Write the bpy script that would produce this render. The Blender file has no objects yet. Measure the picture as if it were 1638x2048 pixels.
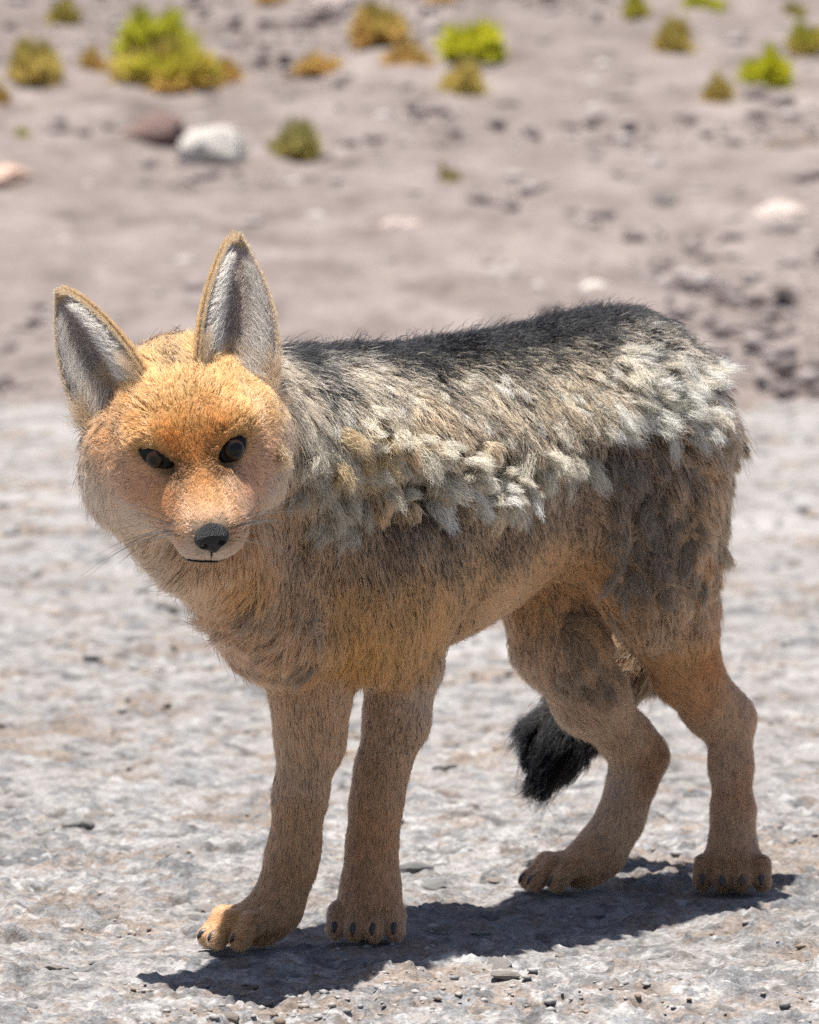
import bpy, bmesh, math, random
import numpy as np
from mathutils import Vector, Matrix, kdtree

rng = np.random.default_rng(7)
random.seed(7)
FUR = True

# ------------------------------------------------------------------ camera, sky, sun, exposure
sc = bpy.context.scene
D, H, F, PITCH = 4.0, 0.595, 10800.0, math.radians(3.85)     # distance, eye height, focal length in photo pixels, downward tilt
cam = bpy.data.cameras.new('camera')
cam_o = bpy.data.objects.new('camera', cam)
sc.collection.objects.link(cam_o)
cam_o.location = (0, -D, H)
cam_o.rotation_euler = (math.pi / 2 - PITCH, 0, 0)
cam.sensor_width = 36
cam.lens = F / 2048 * 36
cam.clip_start, cam.clip_end = 0.05, 500
cam.dof.use_dof = True
cam.dof.focus_distance = 3.89
cam.dof.aperture_fstop = 14.0
sc.camera = cam_o

SUN_EL, SUN_AZ = math.radians(82.3), math.radians(-116)          # azimuth from +Y (away from the camera), negative = to the left
world = bpy.data.worlds.new('World')
sc.world = world
world.use_nodes = True
wn, wl = world.node_tree.nodes, world.node_tree.links
sky = wn.new('ShaderNodeTexSky')
sky.sky_type = 'NISHITA'
sky.sun_disc = False
sky.sun_elevation = SUN_EL
sky.sun_rotation = SUN_AZ
sky.altitude = 500
sky.air_density = 0.8
sky.dust_density = 2.0
sky.ozone_density = 0.6
wl.new(sky.outputs[0], wn['Background'].inputs[0])
wn['Background'].inputs[1].default_value = 0.066
sun = bpy.data.lights.new('sun', 'SUN')
sun.energy = 5.0
sun.angle = math.radians(0.53)
sun.color = (1.0, 0.955, 0.89)
sun_o = bpy.data.objects.new('sun', sun)
sc.collection.objects.link(sun_o)
SUN_DIR = Vector((math.sin(SUN_AZ) * math.cos(SUN_EL), math.cos(SUN_AZ) * math.cos(SUN_EL), math.sin(SUN_EL)))
sun_o.rotation_euler = SUN_DIR.to_track_quat('Z', 'Y').to_euler()
sun_o.location = SUN_DIR * 20
sc.view_settings.view_transform = 'Standard'
sc.view_settings.look = 'None'
sc.view_settings.gamma = 1
sc.view_settings.exposure = 0.97
sc.cycles.use_denoising = False
sc.cycles.max_bounces = 12
sc.cycles.transmission_bounces = 10
sc.cycles.diffuse_bounces = 4
sc.cycles.glossy_bounces = 3
sc.cycles_curves.shape = 'RIBBONS'
sc.cycles_curves.subdivisions = 2

# ------------------------------------------------------------------ helpers
CAM = np.array([0, -D, H]); FWD = np.array([0, math.cos(PITCH), -math.sin(PITCH)]); UP = np.array([0, math.sin(PITCH), math.cos(PITCH)])
RIGHT = np.array([1.0, 0, 0])

def ray(u, v):
    return FWD + (u - 819) / F * RIGHT - (v - 1024) / F * UP
def P(u, v, Y):                       # photo pixel -> the point of its ray at depth Y
    r = ray(u, v)
    return CAM + (Y + D) / r[1] * r
def G(u, v):                          # photo pixel -> point on the flat road
    r = ray(u, v)
    return CAM + (-H / r[2]) * r
def proj(p):
    d = np.asarray(p) - CAM
    z = d @ FWD
    return 819 + F * d[..., 0] / z, 1024 - F * (d @ UP) / z, z
def px(r, Y):                         # length in photo pixels at depth Y -> metres
    return r * (Y + D) / F

BANK = 8.7                            # where the road ends and the slope begins
def hill_z(Y):
    t = np.maximum(np.asarray(Y, float) - BANK, 0)
    return 0.235 * t - 0.11 * (1 - np.exp(-t / 0.5)) * 0
def HILL(u, v):                       # photo pixel -> point on the slope
    r = ray(u, v)
    lo, hi = 1.0, 80.0
    for _ in range(50):
        m = (lo + hi) / 2
        q = CAM + m * r
        if q[2] > hill_z(q[1]): lo = m
        else: hi = m
    return CAM + lo * r

def link(o, parent=None):
    sc.collection.objects.link(o)
    if parent is not None: o.parent = parent
    return o
def mesh_obj(name, verts, faces, mat=None, parent=None, smooth=True):
    me = bpy.data.meshes.new(name)
    me.from_pydata([tuple(map(float, v)) for v in verts], [], [tuple(map(int, f)) for f in faces])
    if mat: me.materials.append(mat)
    if smooth: me.polygons.foreach_set('use_smooth', [True] * len(me.polygons))
    me.update()
    return link(bpy.data.objects.new(name, me), parent)
def fast_mesh(name, V, Q, mat=None, parent=None, smooth=True):     # V (n,3), Q (m,k) arrays
    me = bpy.data.meshes.new(name)
    k = Q.shape[1]
    me.vertices.add(len(V)); me.vertices.foreach_set('co', V.astype(np.float32).ravel())
    me.loops.add(Q.size); me.loops.foreach_set('vertex_index', Q.astype(np.int32).ravel())
    me.polygons.add(len(Q)); me.polygons.foreach_set('loop_start', np.arange(0, Q.size, k, dtype=np.int32))
    me.update(calc_edges=True); me.validate()
    if smooth: me.polygons.foreach_set('use_smooth', np.ones(len(me.polygons), bool))
    if mat: me.materials.append(mat)
    me.update()
    return link(bpy.data.objects.new(name, me), parent)
def tag(o, label=None, cat=None, group=None, kind=None):
    for k, v in (('label', label), ('category', cat), ('group', group), ('kind', kind)):
        if v: o[k] = v
    return o
def empty(name, loc):
    o = bpy.data.objects.new(name, None)
    o.location = loc
    o.empty_display_size = 0.05
    return link(o)

# lattice noise, 2-D and 3-D
_T = rng.random((64, 64, 64)).astype(np.float32)
def noise3(p, s):
    q = np.asarray(p, np.float32) / s + 1000.0
    i = np.floor(q).astype(int); f = q - i
    f = f * f * (3 - 2 * f)
    i &= 63; j = (i + 1) & 63
    x0, y0, z0 = i[..., 0], i[..., 1], i[..., 2]; x1, y1, z1 = j[..., 0], j[..., 1], j[..., 2]
    fx, fy, fz = f[..., 0], f[..., 1], f[..., 2]
    a = _T[x0, y0, z0] * (1 - fx) + _T[x1, y0, z0] * fx
    b = _T[x0, y1, z0] * (1 - fx) + _T[x1, y1, z0] * fx
    c = _T[x0, y0, z1] * (1 - fx) + _T[x1, y0, z1] * fx
    d = _T[x0, y1, z1] * (1 - fx) + _T[x1, y1, z1] * fx
    return (a * (1 - fy) + b * fy) * (1 - fz) + (c * (1 - fy) + d * fy) * fz
def noise2(x, y, s, seed=0):
    p = np.stack([x, y, np.full_like(x, seed * 7.31 * s)], -1)
    return noise3(p, s)

def smin(a, b, k):
    h = np.maximum(k - np.abs(a - b), 0) / k
    return np.minimum(a, b) - h * h * k * 0.25
def surface_nets(Fv, org, h):
    S = Fv < 0
    nx, ny, nz = (np.array(Fv.shape) - 1)
    cnt = np.zeros((nx, ny, nz), np.uint8)
    for a in (0, 1):
        for b in (0, 1):
            for c in (0, 1): cnt += S[a:a + nx, b:b + ny, c:c + nz]
    act = (cnt > 0) & (cnt < 8)
    I, J, K = np.nonzero(act)
    idx = np.full(act.shape, -1, np.int32); idx[I, J, K] = np.arange(len(I))
    cor = [(a, b, c) for a in (0, 1) for b in (0, 1) for c in (0, 1)]
    vals = np.stack([Fv[I + a, J + b, K + c] for a, b, c in cor], -1)
    acc = np.zeros((len(I), 3)); n = np.zeros(len(I))
    for e in range(8):
        for g in range(e + 1, 8):
            if sum(abs(x - y) for x, y in zip(cor[e], cor[g])) != 1: continue
            va, vb = vals[:, e], vals[:, g]
            m = (va < 0) != (vb < 0)
            t = np.where(m, va / np.where(m, va - vb, 1), 0)
            pt = np.array(cor[e]) + t[:, None] * (np.array(cor[g]) - np.array(cor[e]))
            acc[m] += pt[m]; n[m] += 1
    V = (np.stack([I, J, K], -1) + acc / n[:, None]) * h + org
    quads = []
    for ax in range(3):
        sl0 = [slice(1, -1)] * 3; sl1 = [slice(1, -1)] * 3
        sl0[ax] = slice(0, -1); sl1[ax] = slice(1, None)
        A, B = S[tuple(sl0)], S[tuple(sl1)]
        ch = np.nonzero(A != B)
        off = np.ones(3, int); off[ax] = 0
        base = [ch[q] + off[q] for q in range(3)]
        o1, o2 = [q for q in range(3) if q != ax]
        def cell(d1, d2):
            c = [b.copy() for b in base]; c[o1] -= d1; c[o2] -= d2
            return idx[c[0], c[1], c[2]]
        q = np.stack([cell(1, 1), cell(0, 1), cell(0, 0), cell(1, 0)], -1)
        fl = A[ch] if ax != 1 else ~A[ch]
        q[~fl] = q[~fl][:, ::-1]
        quads.append(q)
    Q = np.concatenate(quads)
    return V, Q[(Q >= 0).all(1)]

# materials -----------------------------------------------------------
def mat(name):
    m = bpy.data.materials.new(name); m.use_nodes = True
    nt = m.node_tree
    return m, nt.nodes, nt.links, nt.nodes['Principled BSDF']
def ramp(n, stops):
    r = n.new('ShaderNodeValToRGB')
    e = r.color_ramp.elements
    while len(e) < len(stops): e.new(0.5)
    for el, (p_, c) in zip(e, stops):
        el.position = p_; el.color = (*c, 1)
    return r
def noise_node(n, l, scale, detail=6, rough=0.6, coord=None):
    t = n.new('ShaderNodeTexNoise')
    t.inputs['Scale'].default_value = scale; t.inputs['Detail'].default_value = detail; t.inputs['Roughness'].default_value = rough
    if coord is None:
        coord = n.new('ShaderNodeTexCoord').outputs['Object']
    l.new(coord, t.inputs['Vector'])
    return t
def mix(n, l, fac, a, b, mode='MIX'):
    m = n.new('ShaderNodeMix'); m.data_type = 'RGBA'; m.blend_type = mode
    for sock, val in ((0, fac), (6, a), (7, b)):
        if hasattr(val, 'links') or isinstance(val, bpy.types.NodeSocket): l.new(val, m.inputs[sock])
        elif sock == 0: m.inputs[0].default_value = val
        else: m.inputs[sock].default_value = (*val, 1)
    return m.outputs[2]
def bump(n, l, bsdf, height, dist, strength=1.0):
    b = n.new('ShaderNodeBump'); b.inputs['Distance'].default_value = dist; b.inputs['Strength'].default_value = strength
    l.new(height, b.inputs['Height']); l.new(b.outputs[0], bsdf.inputs['Normal'])

def plain(name, col, rough=0.7, spec=0.3, bscale=0, bdist=0.001, vary=0.25):
    m, n, l, b = mat(name)
    t = noise_node(n, l, bscale or 60)
    c = mix(n, l, t.outputs[0], tuple(x * (1 - vary) for x in col), tuple(min(1, x * (1 + vary)) for x in col))
    l.new(c, b.inputs['Base Color'])
    b.inputs['Roughness'].default_value = rough
    b.inputs['Specular IOR Level'].default_value = spec
    if bscale: bump(n, l, b, t.outputs[0], bdist)
    return m

def stone_mat(name, a, b_, c, scale=40.0, rough=0.9, dist=0.002):
    m, n, l, b = mat(name)
    oi = n.new('ShaderNodeObjectInfo')
    tc = n.new('ShaderNodeTexCoord')
    vm = n.new('ShaderNodeVectorMath'); vm.operation = 'ADD'
    l.new(tc.outputs['Object'], vm.inputs[0]); l.new(oi.outputs['Random'], vm.inputs[1])
    t1 = noise_node(n, l, scale, 8, 0.65, vm.outputs[0]); t2 = noise_node(n, l, scale * 6, 4, 0.6, vm.outputs[0])
    r = ramp(n, [(0.0, a), (0.5, b_), (1.0, c)])
    l.new(oi.outputs['Random'], r.inputs[0])
    d = mix(n, l, t1.outputs[0], (0.45, 0.45, 0.45), (1.45, 1.42, 1.38))
    c1 = mix(n, l, 1.0, r.outputs[0], d, 'MULTIPLY')
    l.new(c1, b.inputs['Base Color'])
    b.inputs['Roughness'].default_value = rough
    b.inputs['Specular IOR Level'].default_value = 0.25
    s = n.new('ShaderNodeMath'); s.operation = 'ADD'
    l.new(t1.outputs[0], s.inputs[0]); l.new(t2.outputs[0], s.inputs[1])
    bump(n, l, b, s.outputs[0], dist)
    return m

# ------------------------------------------------------------------ road
def ground_mat(name, s=1.0, big=(0.85, 1.1), fine_amp=(0.5, 1.38), dist=0.006):
    m, n, l, b = mat(name)
    tc = n.new('ShaderNodeTexCoord').outputs['Object']
    at = n.new('ShaderNodeAttribute'); at.attribute_name = 'tone'
    bg = noise_node(n, l, 1.3 * s, 5, 0.65, tc)
    med = noise_node(n, l, 45 * s, 7, 0.7, tc)
    fine = noise_node(n, l, 260 * s, 5, 0.7, tc)
    r0 = ramp(n, [(0.35, (big[0],) * 3), (0.65, (big[1],) * 3)]); l.new(bg.outputs[0], r0.inputs[0])
    r1 = ramp(n, [(0.32, (0.55, 0.52, 0.50)), (0.47, (0.97, 0.96, 0.95)), (0.70, (1.22, 1.23, 1.24))]); l.new(med.outputs[0], r1.inputs[0])
    r2 = ramp(n, [(0.3, (fine_amp[0],) * 3), (0.7, (fine_amp[1],) * 3)]); l.new(fine.outputs[0], r2.inputs[0])
    c = mix(n, l, 1.0, at.outputs['Color'], r0.outputs[0], 'MULTIPLY')
    c = mix(n, l, 1.0, c, r1.outputs[0], 'MULTIPLY')
    c = mix(n, l, 1.0, c, r2.outputs[0], 'MULTIPLY')
    l.new(c, b.inputs['Base Color'])
    b.inputs['Roughness'].default_value = 0.9
    b.inputs['Specular IOR Level'].default_value = 0.2
    a1 = n.new('ShaderNodeMath'); a1.operation = 'MULTIPLY_ADD'
    l.new(fine.outputs[0], a1.inputs[0]); a1.inputs[1].default_value = 0.3; l.new(med.outputs[0], a1.inputs[2])
    bump(n, l, b, a1.outputs[0], dist / s)
    return m
M_road = ground_mat('road_grit')
M_hill = ground_mat('hill_scree', 0.12, (0.9, 1.08), (0.8, 1.15), 0.003)
def set_tone(o, col):
    ca = o.data.color_attributes.new('tone', 'FLOAT_COLOR', 'POINT')
    ca.data.foreach_set('color', np.concatenate([col, np.ones((len(col), 1))], 1).astype(np.float32).ravel())

def graded(lo, f0, f1, hi, step, g=1.09):
    a = [f0]
    st = step
    while a[-1] > lo: st *= g; a.append(a[-1] - st)
    b = list(np.arange(f0 + step, f1, step)); st = step
    b.append(f1)
    while b[-1] < hi: st *= g; b.append(b[-1] + st)
    return np.array(a[::-1] + b)

def road_height(X, Y):
    z = (noise2(X, Y, 0.9, 1) - 0.5) * 0.02
    z += (noise2(X, Y, 0.16, 2) - 0.5) * 0.014
    z += (noise2(X, Y, 0.05, 3) - 0.5) * 0.011
    return z
PAWS = {'FL': P(738, 1868, 0.02), 'FR': P(500, 1878, -0.02), 'RR': P(1130, 1772, 0.30), 'RL': P(1460, 1768, 0.30)}
def paw_flat(X, Y):
    w = np.zeros(np.shape(X))
    for p_ in PAWS.values():
        w = np.maximum(w, np.exp(-(((X - p_[0]) / 0.055) ** 2 + ((Y - p_[1]) / 0.055) ** 2) ** 2))
    return 1 - 0.8 * w
xs = graded(-40, -0.50, 0.50, 40, 0.0027, 1.05)
ys = graded(-9, -0.62, 0.80, BANK + 0.8, 0.0030, 1.012)
X, Y = np.meshgrid(xs, ys, indexing='ij')
Z = road_height(X, Y)
CRUMB = np.clip((noise2(X, Y, 0.13, 21) * 0.6 + noise2(X, Y, 0.05, 22) * 0.4 - 0.55) * 7, 0, 1)      # loose crumbly patches
PALE = np.array([0.350, 0.339, 0.334]); DUST = np.array([0.262, 0.247, 0.238]); BROWN = np.array([0.22, 0.17, 0.135])
mx = np.clip(noise2(X, Y, 0.22, 23) * 0.7 + noise2(X, Y, 0.03, 24) * 0.5 - 0.25, 0, 1)[..., None]
TONE = PALE * mx + DUST * (1 - mx)
TONE = TONE * (1 - 0.6 * np.clip((0.40 - noise2(X, Y, 0.02, 27)) * 6, 0, 1))[..., None]
TONE = TONE * (1 - 0.75 * CRUMB[..., None]) + BROWN * 0.75 * CRUMB[..., None]
Z += CRUMB * ((noise2(X, Y, 0.009, 25) - 0.5) * 0.008 - 0.001)
Z += (noise2(X, Y, 0.007, 26) - 0.5) * 0.0032 + np.minimum(noise2(X, Y, 0.02, 27) - 0.42, 0) * 0.02
# pebbles pressed flush into the surface
rs = np.random.default_rng(3)
def stamp(n_, smin_, smax_, pw, ylo, yhi):
    for _ in range(n_):
        y0 = ylo + (yhi - ylo) * rs.random() ** 1.6; x0 = (rs.random() * 2 - 1) * (0.095 * (y0 + D) + 0.12)
        r0 = (smin_ + (smax_ - smin_) * rs.random() ** pw) * (1 + max(y0, 0) * 0.25)
        i0, i1 = np.searchsorted(xs, (x0 - 1.8 * r0, x0 + 1.8 * r0)); j0, j1 = np.searchsorted(ys, (y0 - 1.8 * r0, y0 + 1.8 * r0))
        if i1 - i0 < 2 or j1 - j0 < 2: continue
        dx, dy = X[i0:i1, j0:j1] - x0, Y[i0:i1, j0:j1] - y0
        a = rs.random() * 3.14; c_, s_ = math.cos(a), math.sin(a); el_ = 0.6 + 0.4 * rs.random()
        u, v = (dx * c_ + dy * s_) / r0, (-dx * s_ + dy * c_) / (r0 * el_)
        th = np.arctan2(v, u); q1, q2 = rs.random(2) * 6.28
        rr = np.sqrt(u * u + v * v) / (1 + 0.16 * np.sin(3 * th + q1) + 0.10 * np.sin(5 * th + q2))
        hgt = r0 * (0.16 + 0.22 * rs.random()) * (0.0075 / max(r0, 0.0075)) ** 0.6
        tilt = (u * rs.normal() + v * rs.normal()) * 0.25
        w = np.clip((1.08 - rr) / 0.22, 0, 1)
        Z[i0:i1, j0:j1] += w * hgt * (0.8 + tilt * 0.6)
        g = rs.random(); k = rs.random()
        cc = np.array([0.185, 0.186, 0.193]) * (0.7 + 0.6 * g) if k < 0.62 else (np.array([0.225, 0.19, 0.168]) * (0.75 + 0.5 * g) if k < 0.86 else np.array([0.38, 0.372, 0.368]))
        dust = 0.5 + 0.5 * rs.random()
        w2 = (np.clip((1.0 - rr) / 0.12, 0, 1) * dust)[..., None]
        TONE[i0:i1, j0:j1] = TONE[i0:i1, j0:j1] * (1 - w2) + cc * w2
stamp(1500, 0.009, 0.026, 3, -0.6, 4.5)
stamp(7000, 0.003, 0.010, 2, -0.6, 3.0)
stamp(9000, 0.0026, 0.0075, 1.5, -0.6, 0.9)

Z *= paw_flat(X, Y)
ROADZ = Z
def road_z(x, y):
    i = np.clip(np.searchsorted(xs, x), 0, len(xs) - 1); j = np.clip(np.searchsorted(ys, y), 0, len(ys) - 1)
    return ROADZ[i, j]
ii = np.arange(len(xs) * len(ys)).reshape(len(xs), len(ys))
quad = np.stack([ii[:-1, :-1], ii[1:, :-1], ii[1:, 1:], ii[:-1, 1:]], -1).reshape(-1, 4)
road = fast_mesh('road', np.stack([X, Y, Z], -1).reshape(-1, 3), quad, M_road)
set_tone(road, TONE.reshape(-1, 3))
ROADZ = Z
tag(road, 'pale grey compacted gravel road under the fox', 'road', kind='structure')

# stones set into the road ------------------------------------------------
def stone_mesh(name, seed, flat, m, sub=2, rough=0.28):
    bm = bmesh.new(); bmesh.ops.create_icosphere(bm, subdivisions=sub, radius=1)
    r = np.random.default_rng(seed)
    off = r.random(3) * 30
    planes = [(lambda q: q / np.linalg.norm(q))(r.normal(size=3)) for _ in range(9)]
    planes = [(q, 0.55 + 0.25 * r.random()) for q in planes]
    for v in bm.verts:
        p_ = np.array(v.co)
        k = 1 + rough * (noise3((p_ + off)[None], 0.9)[0] - 0.5) * 2 + 0.4 * rough * (noise3((p_ + off)[None], 0.35)[0] - 0.5) * 2
        p_ = p_ * k
        for pn, pd in planes:
            ex = p_ @ pn - pd
            if ex > 0: p_ = p_ - pn * ex * 0.9
        p_[0] *= 1.25; p_[2] *= flat
        v.co = p_
    me = bpy.data.meshes.new(name); bm.to_mesh(me); bm.free()
    me.materials.append(m)
    return me
M_stone = stone_mat('road_stone', (0.17, 0.17, 0.175), (0.24, 0.236, 0.232), (0.26, 0.225, 0.20), 900, dist=0.0006)
stone_var = [stone_mesh('stone', 100 + i, 0.42 + 0.04 * (i % 5), M_stone) for i in range(14)]
def put_stone(x, y, z, size, parent, meshes, name='stone', tilt=0.2):
    o = link(bpy.data.objects.new(name, random.choice(meshes)), parent)
    o.location = (x, y, z)
    o.scale = (size, size * random.uniform(0.7, 1), size * random.uniform(0.7, 1.1))
    o.rotation_euler = (random.uniform(-tilt, tilt), random.uniform(-tilt, tilt), random.uniform(0, 6.28))
    return o
placed = []
def free_spot(x, y, r):
    return all((x - a) ** 2 + (y - b) ** 2 > (r + c) ** 2 * 0.8 for a, b, c in placed)
for p_ in PAWS.values(): placed.append((p_[0], p_[1], 0.045))
n_st = 0
# a few stones read off the photograph, then a scatter
for (u, v, s) in [(385, 1860, 22), (150, 1655, 60), (1355, 1632, 32), (930, 1668, 40), (250, 1590, 40), (1010, 1960, 55), (1240, 1930, 42), (830, 2005, 40), (690, 1960, 16), (395, 1565, 26), (1180, 1872, 22), (60, 2005, 30), (1600, 1840, 34), (455, 2030, 45), (130, 1930, 40), (1180, 1690, 30), (1310, 1700, 26), (60, 1930, 28)]:
    g = G(u, v); s_ = px(s * 0.55, g[1])
    put_stone(g[0], g[1], float(road_z(np.array([g[0]]), np.array([g[1]]))[0]) - s_ * 0.15, s_, road, stone_var); placed.append((g[0], g[1], s_)); n_st += 1
def hx(Yv): return 0.09 * (Yv + D) + 0.12
tries = 0
while n_st < 300 and tries < 20000:
    tries += 1
    yy = -0.5 + 4.2 * random.random() ** 1.7
    xx = random.uniform(-1, 1) * hx(yy)
    s_ = min(0.018, random.uniform(0.004, 0.0075) * (1 + random.random() ** 5 * 1.8)) * (1 + max(0, yy) * 0.3)
    if not free_spot(xx, yy, s_): continue
    put_stone(xx, yy, float(road_z(np.array([xx]), np.array([yy]))[0]) - s_ * 0.18, s_, road, stone_var)
    placed.append((xx, yy, s_)); n_st += 1

def scatter_mesh(name, pts, sizes, m, parent, flat=0.5, seed=1):
    bm = bmesh.new(); bmesh.ops.create_icosphere(bm, subdivisions=1, radius=1)
    bv = np.array([v.co for v in bm.verts]); bf = np.array([[v.index for v in f.verts] for f in bm.faces]); bm.free()
    r = np.random.default_rng(seed)
    n = len(pts)
    a = r.random(n) * 6.283
    V = bv[None] * (1 + 0.45 * (r.random((n, len(bv), 1)) - 0.5))
    V = V * np.stack([1 + 0.5 * r.random(n), 0.7 + 0.4 * r.random(n), flat * (0.7 + 0.6 * r.random(n))], -1)[:, None]
    ca, sa = np.cos(a)[:, None], np.sin(a)[:, None]
    V = np.stack([V[..., 0] * ca - V[..., 1] * sa, V[..., 0] * sa + V[..., 1] * ca, V[..., 2]], -1) * sizes[:, None, None] + pts[:, None]
    Fc = bf[None] + (np.arange(n) * len(bv))[:, None, None]
    o = fast_mesh(name, V.reshape(-1, 3), Fc.reshape(-1, 3), m, parent, smooth=False)
    col = o.data.color_attributes.new('tone', 'FLOAT_COLOR', 'POINT')
    t = np.repeat(r.random((n, 1)), len(bv), 0)
    col.data.foreach_set('color', np.concatenate([t, t, t, np.ones_like(t)], 1).astype(np.float32).ravel())
    return o
def tone_mat(name, stops, scale=300, dist=0.001):
    m, n, l, b = mat(name)
    at = n.new('ShaderNodeAttribute'); at.attribute_name = 'tone'
    r = ramp(n, stops); l.new(at.outputs['Fac'], r.inputs[0])
    t = noise_node(n, l, scale, 5)
    d = mix(n, l, t.outputs[0], (0.55, 0.55, 0.55), (1.35, 1.34, 1.32))
    l.new(mix(n, l, 1.0, r.outputs[0], d, 'MULTIPLY'), b.inputs['Base Color'])
    b.inputs['Roughness'].default_value = 0.92; b.inputs['Specular IOR Level'].default_value = 0.2
    bump(n, l, b, t.outputs[0], dist)
    return m
M_gravel = tone_mat('gravel', [(0, (0.22, 0.216, 0.216)), (0.35, (0.32, 0.31, 0.30)), (0.7, (0.38, 0.36, 0.35)), (0.9, (0.26, 0.20, 0.155)), (1, (0.15, 0.11, 0.085))])
n = 32000
yy = -0.6 + 9.2 * rng.random(n) ** 2.2
xx = (rng.random(n) * 2 - 1) * hx(yy) * 1.25
clump = noise2(xx, yy, 0.12, 9) + 0.6 * noise2(xx, yy, 0.5, 10)
keep = (clump > 0.45 + 0.5 * rng.random(n)) & (CRUMB[np.clip(np.searchsorted(xs, xx), 0, len(xs) - 1), np.clip(np.searchsorted(ys, yy), 0, len(ys) - 1)] > 0.45 * rng.random(n) + 0.1)
xx, yy = xx[keep], yy[keep]
sz = (0.0012 + 0.0032 * rng.random(len(xx)) ** 3) * (1 + np.maximum(yy, 0) * 0.6)
gravel = scatter_mesh('gravel', np.stack([xx, yy, road_z(xx, yy) - sz * 0.1], -1), sz, M_gravel, road)
tag(gravel, kind='stuff')

# ------------------------------------------------------------------ slope behind the road
hxs = graded(-60, -2.0, 2.0, 60, 0.03, 1.12)
hys = graded(BANK - 0.4, BANK + 0.0, BANK + 5.5, 75, 0.03, 1.12)
X, Y = np.meshgrid(hxs, hys, indexing='ij')
Z = hill_z(Y + (noise2(X, Y * 0 + 3, 0.7, 14) - 0.5) * 0.9 * np.clip(1.6 - (Y - BANK), 0, 1)) + (noise2(X, Y, 1.3, 11) - 0.5) * 0.06 + (noise2(X, Y, 0.3, 12) - 0.5) * 0.05 + (noise2(X, Y, 0.1, 13) - 0.5) * 0.03
Z = Z - np.where(Y < BANK, 0.06, 0) + np.clip((Y - BANK) / 0.3, 0, 1) * 0.02
ii = np.arange(len(hxs) * len(hys)).reshape(len(hxs), len(hys))
quad = np.stack([ii[:-1, :-1], ii[1:, :-1], ii[1:, 1:], ii[:-1, 1:]], -1).reshape(-1, 4)
hill = fast_mesh('hillside', np.stack([X, Y, Z], -1).reshape(-1, 3), quad, M_hill)
hm = np.clip(noise2(X, Y, 0.9, 31) * 0.5 + noise2(X, Y, 0.18, 32) * 0.6 + noise2(X, Y, 0.07, 33) * 0.7 - 0.42, 0, 1).reshape(-1, 1)
set_tone(hill, np.array([0.232, 0.197, 0.186]) * hm + np.array([0.150, 0.123, 0.114]) * (1 - hm))
tag(hill, 'stony mauve grey slope rising behind the road', 'hillside', kind='structure')

def rock(u, v, w, hgt, col, label, seed, depth=0.8, tilt=0.0, name='rock'):
    c = HILL(u, v)
    sx = w / 2 * (c[1] + D) / F; sz_ = hgt / 2 * (c[1] + D) / F
    m = stone_mat('rock_' + str(seed), tuple(x * 0.9 for x in col), col, tuple(min(1, x * 1.08) for x in col), 9, dist=0.02)
    bm = bmesh.new(); bmesh.ops.create_icosphere(bm, subdivisions=4, radius=1)
    off = np.random.default_rng(seed).random(3) * 40
    for vt in bm.verts:
        p_ = np.array(vt.co)
        k = 1 + 0.5 * (noise3((p_ + off)[None], 0.9)[0] - 0.5) + 0.22 * (noise3((p_ + off)[None], 0.3)[0] - 0.5)
        p_ = p_ * k
        vt.co = (p_[0] * sx, p_[1] * sx * depth, p_[2] * sz_)
    me = bpy.data.meshes.new(name); bm.to_mesh(me); bm.free()
    me.materials.append(m)
    me.polygons.foreach_set('use_smooth', [True] * len(me.polygons))
    o = link(bpy.data.objects.new(name, me))
    o.location = c + np.array([0, 0, sz_ * 0.45]); o.rotation_euler = (0, tilt, 0.3 * (seed % 5 - 2))
    return tag(o, label, 'rock')
rock(310, 292, 140, 80, (0.22, 0.15, 0.135), 'dark reddish brown tilted rock beside the white boulder', 1, 0.7, -0.38)
rock(430, 330, 140, 105, (0.46, 0.44, 0.415), 'rounded white boulder beside the dark reddish rock', 2)
rock(5, 385, 130, 70, (0.52, 0.37, 0.30), 'flat pinkish rock on the slope just below a tiny green sprig', 3, 0.8, -0.2)
rock(1565, 440, 120, 50, (0.62, 0.53, 0.49), 'pale pinkish flat rock low on the slope above the dark stone drawn as its shadow', 4)
rock(1570, 478, 70, 46, (0.13, 0.12, 0.12), 'dark grey stone standing in for the shadow below the pale pinkish flat rock', 5)  # dark shape added in place of the shadow under the pale rock
rock(1190, 592, 75, 40, (0.66, 0.62, 0.57), 'small white stone lying low on the slope near the road edge', 6)
rock(1265, 140, 60, 30, (0.50, 0.34, 0.28), 'small salmon pink stone between the bushes up the slope', 7)
rock(1138, 392, 45, 30, (0.16, 0.14, 0.135), 'small dark stone in the bare middle of the slope', 8)
rock(1318, 350, 45, 28, (0.17, 0.15, 0.145), 'dark stone uphill of a lone grey stone on the slope', 9)
rock(1330, 412, 50, 36, (0.22, 0.205, 0.20), 'lone grey stone downhill of a dark stone on the slope', 10)
rock(800, 465, 90, 40, (0.46, 0.38, 0.35), 'broad pale stone half buried midway up the bare slope', 11)
rock(655, 40, 90, 80, (0.44, 0.37, 0.35), 'tall pale grey rock high on the slope beside olive bushes', 12)
rock(1590, 300, 120, 30, (0.17, 0.13, 0.10), 'long low dark brown rock downhill of the yellow green bush', 13, 0.6, -0.12)
M_scree = tone_mat('scree', [(0, (0.16, 0.134, 0.129)), (0.3, (0.20, 0.168, 0.162)), (0.75, (0.28, 0.238, 0.23)), (1, (0.42, 0.385, 0.37))], 40, 0.006)
n = 24000
yy = BANK + 0.02 + 8 * rng.random(n) ** 1.3
xx = (rng.random(n) * 2 - 1) * (0.1 * (yy + D) + 3.2)
sz = 0.006 + 0.030 * rng.random(n) ** 6
scree = scatter_mesh('scree', np.stack([xx, yy, hill_z(yy) + 0.012 + sz * 0.2], -1), sz, M_scree, hill, 0.6, 5)
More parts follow.
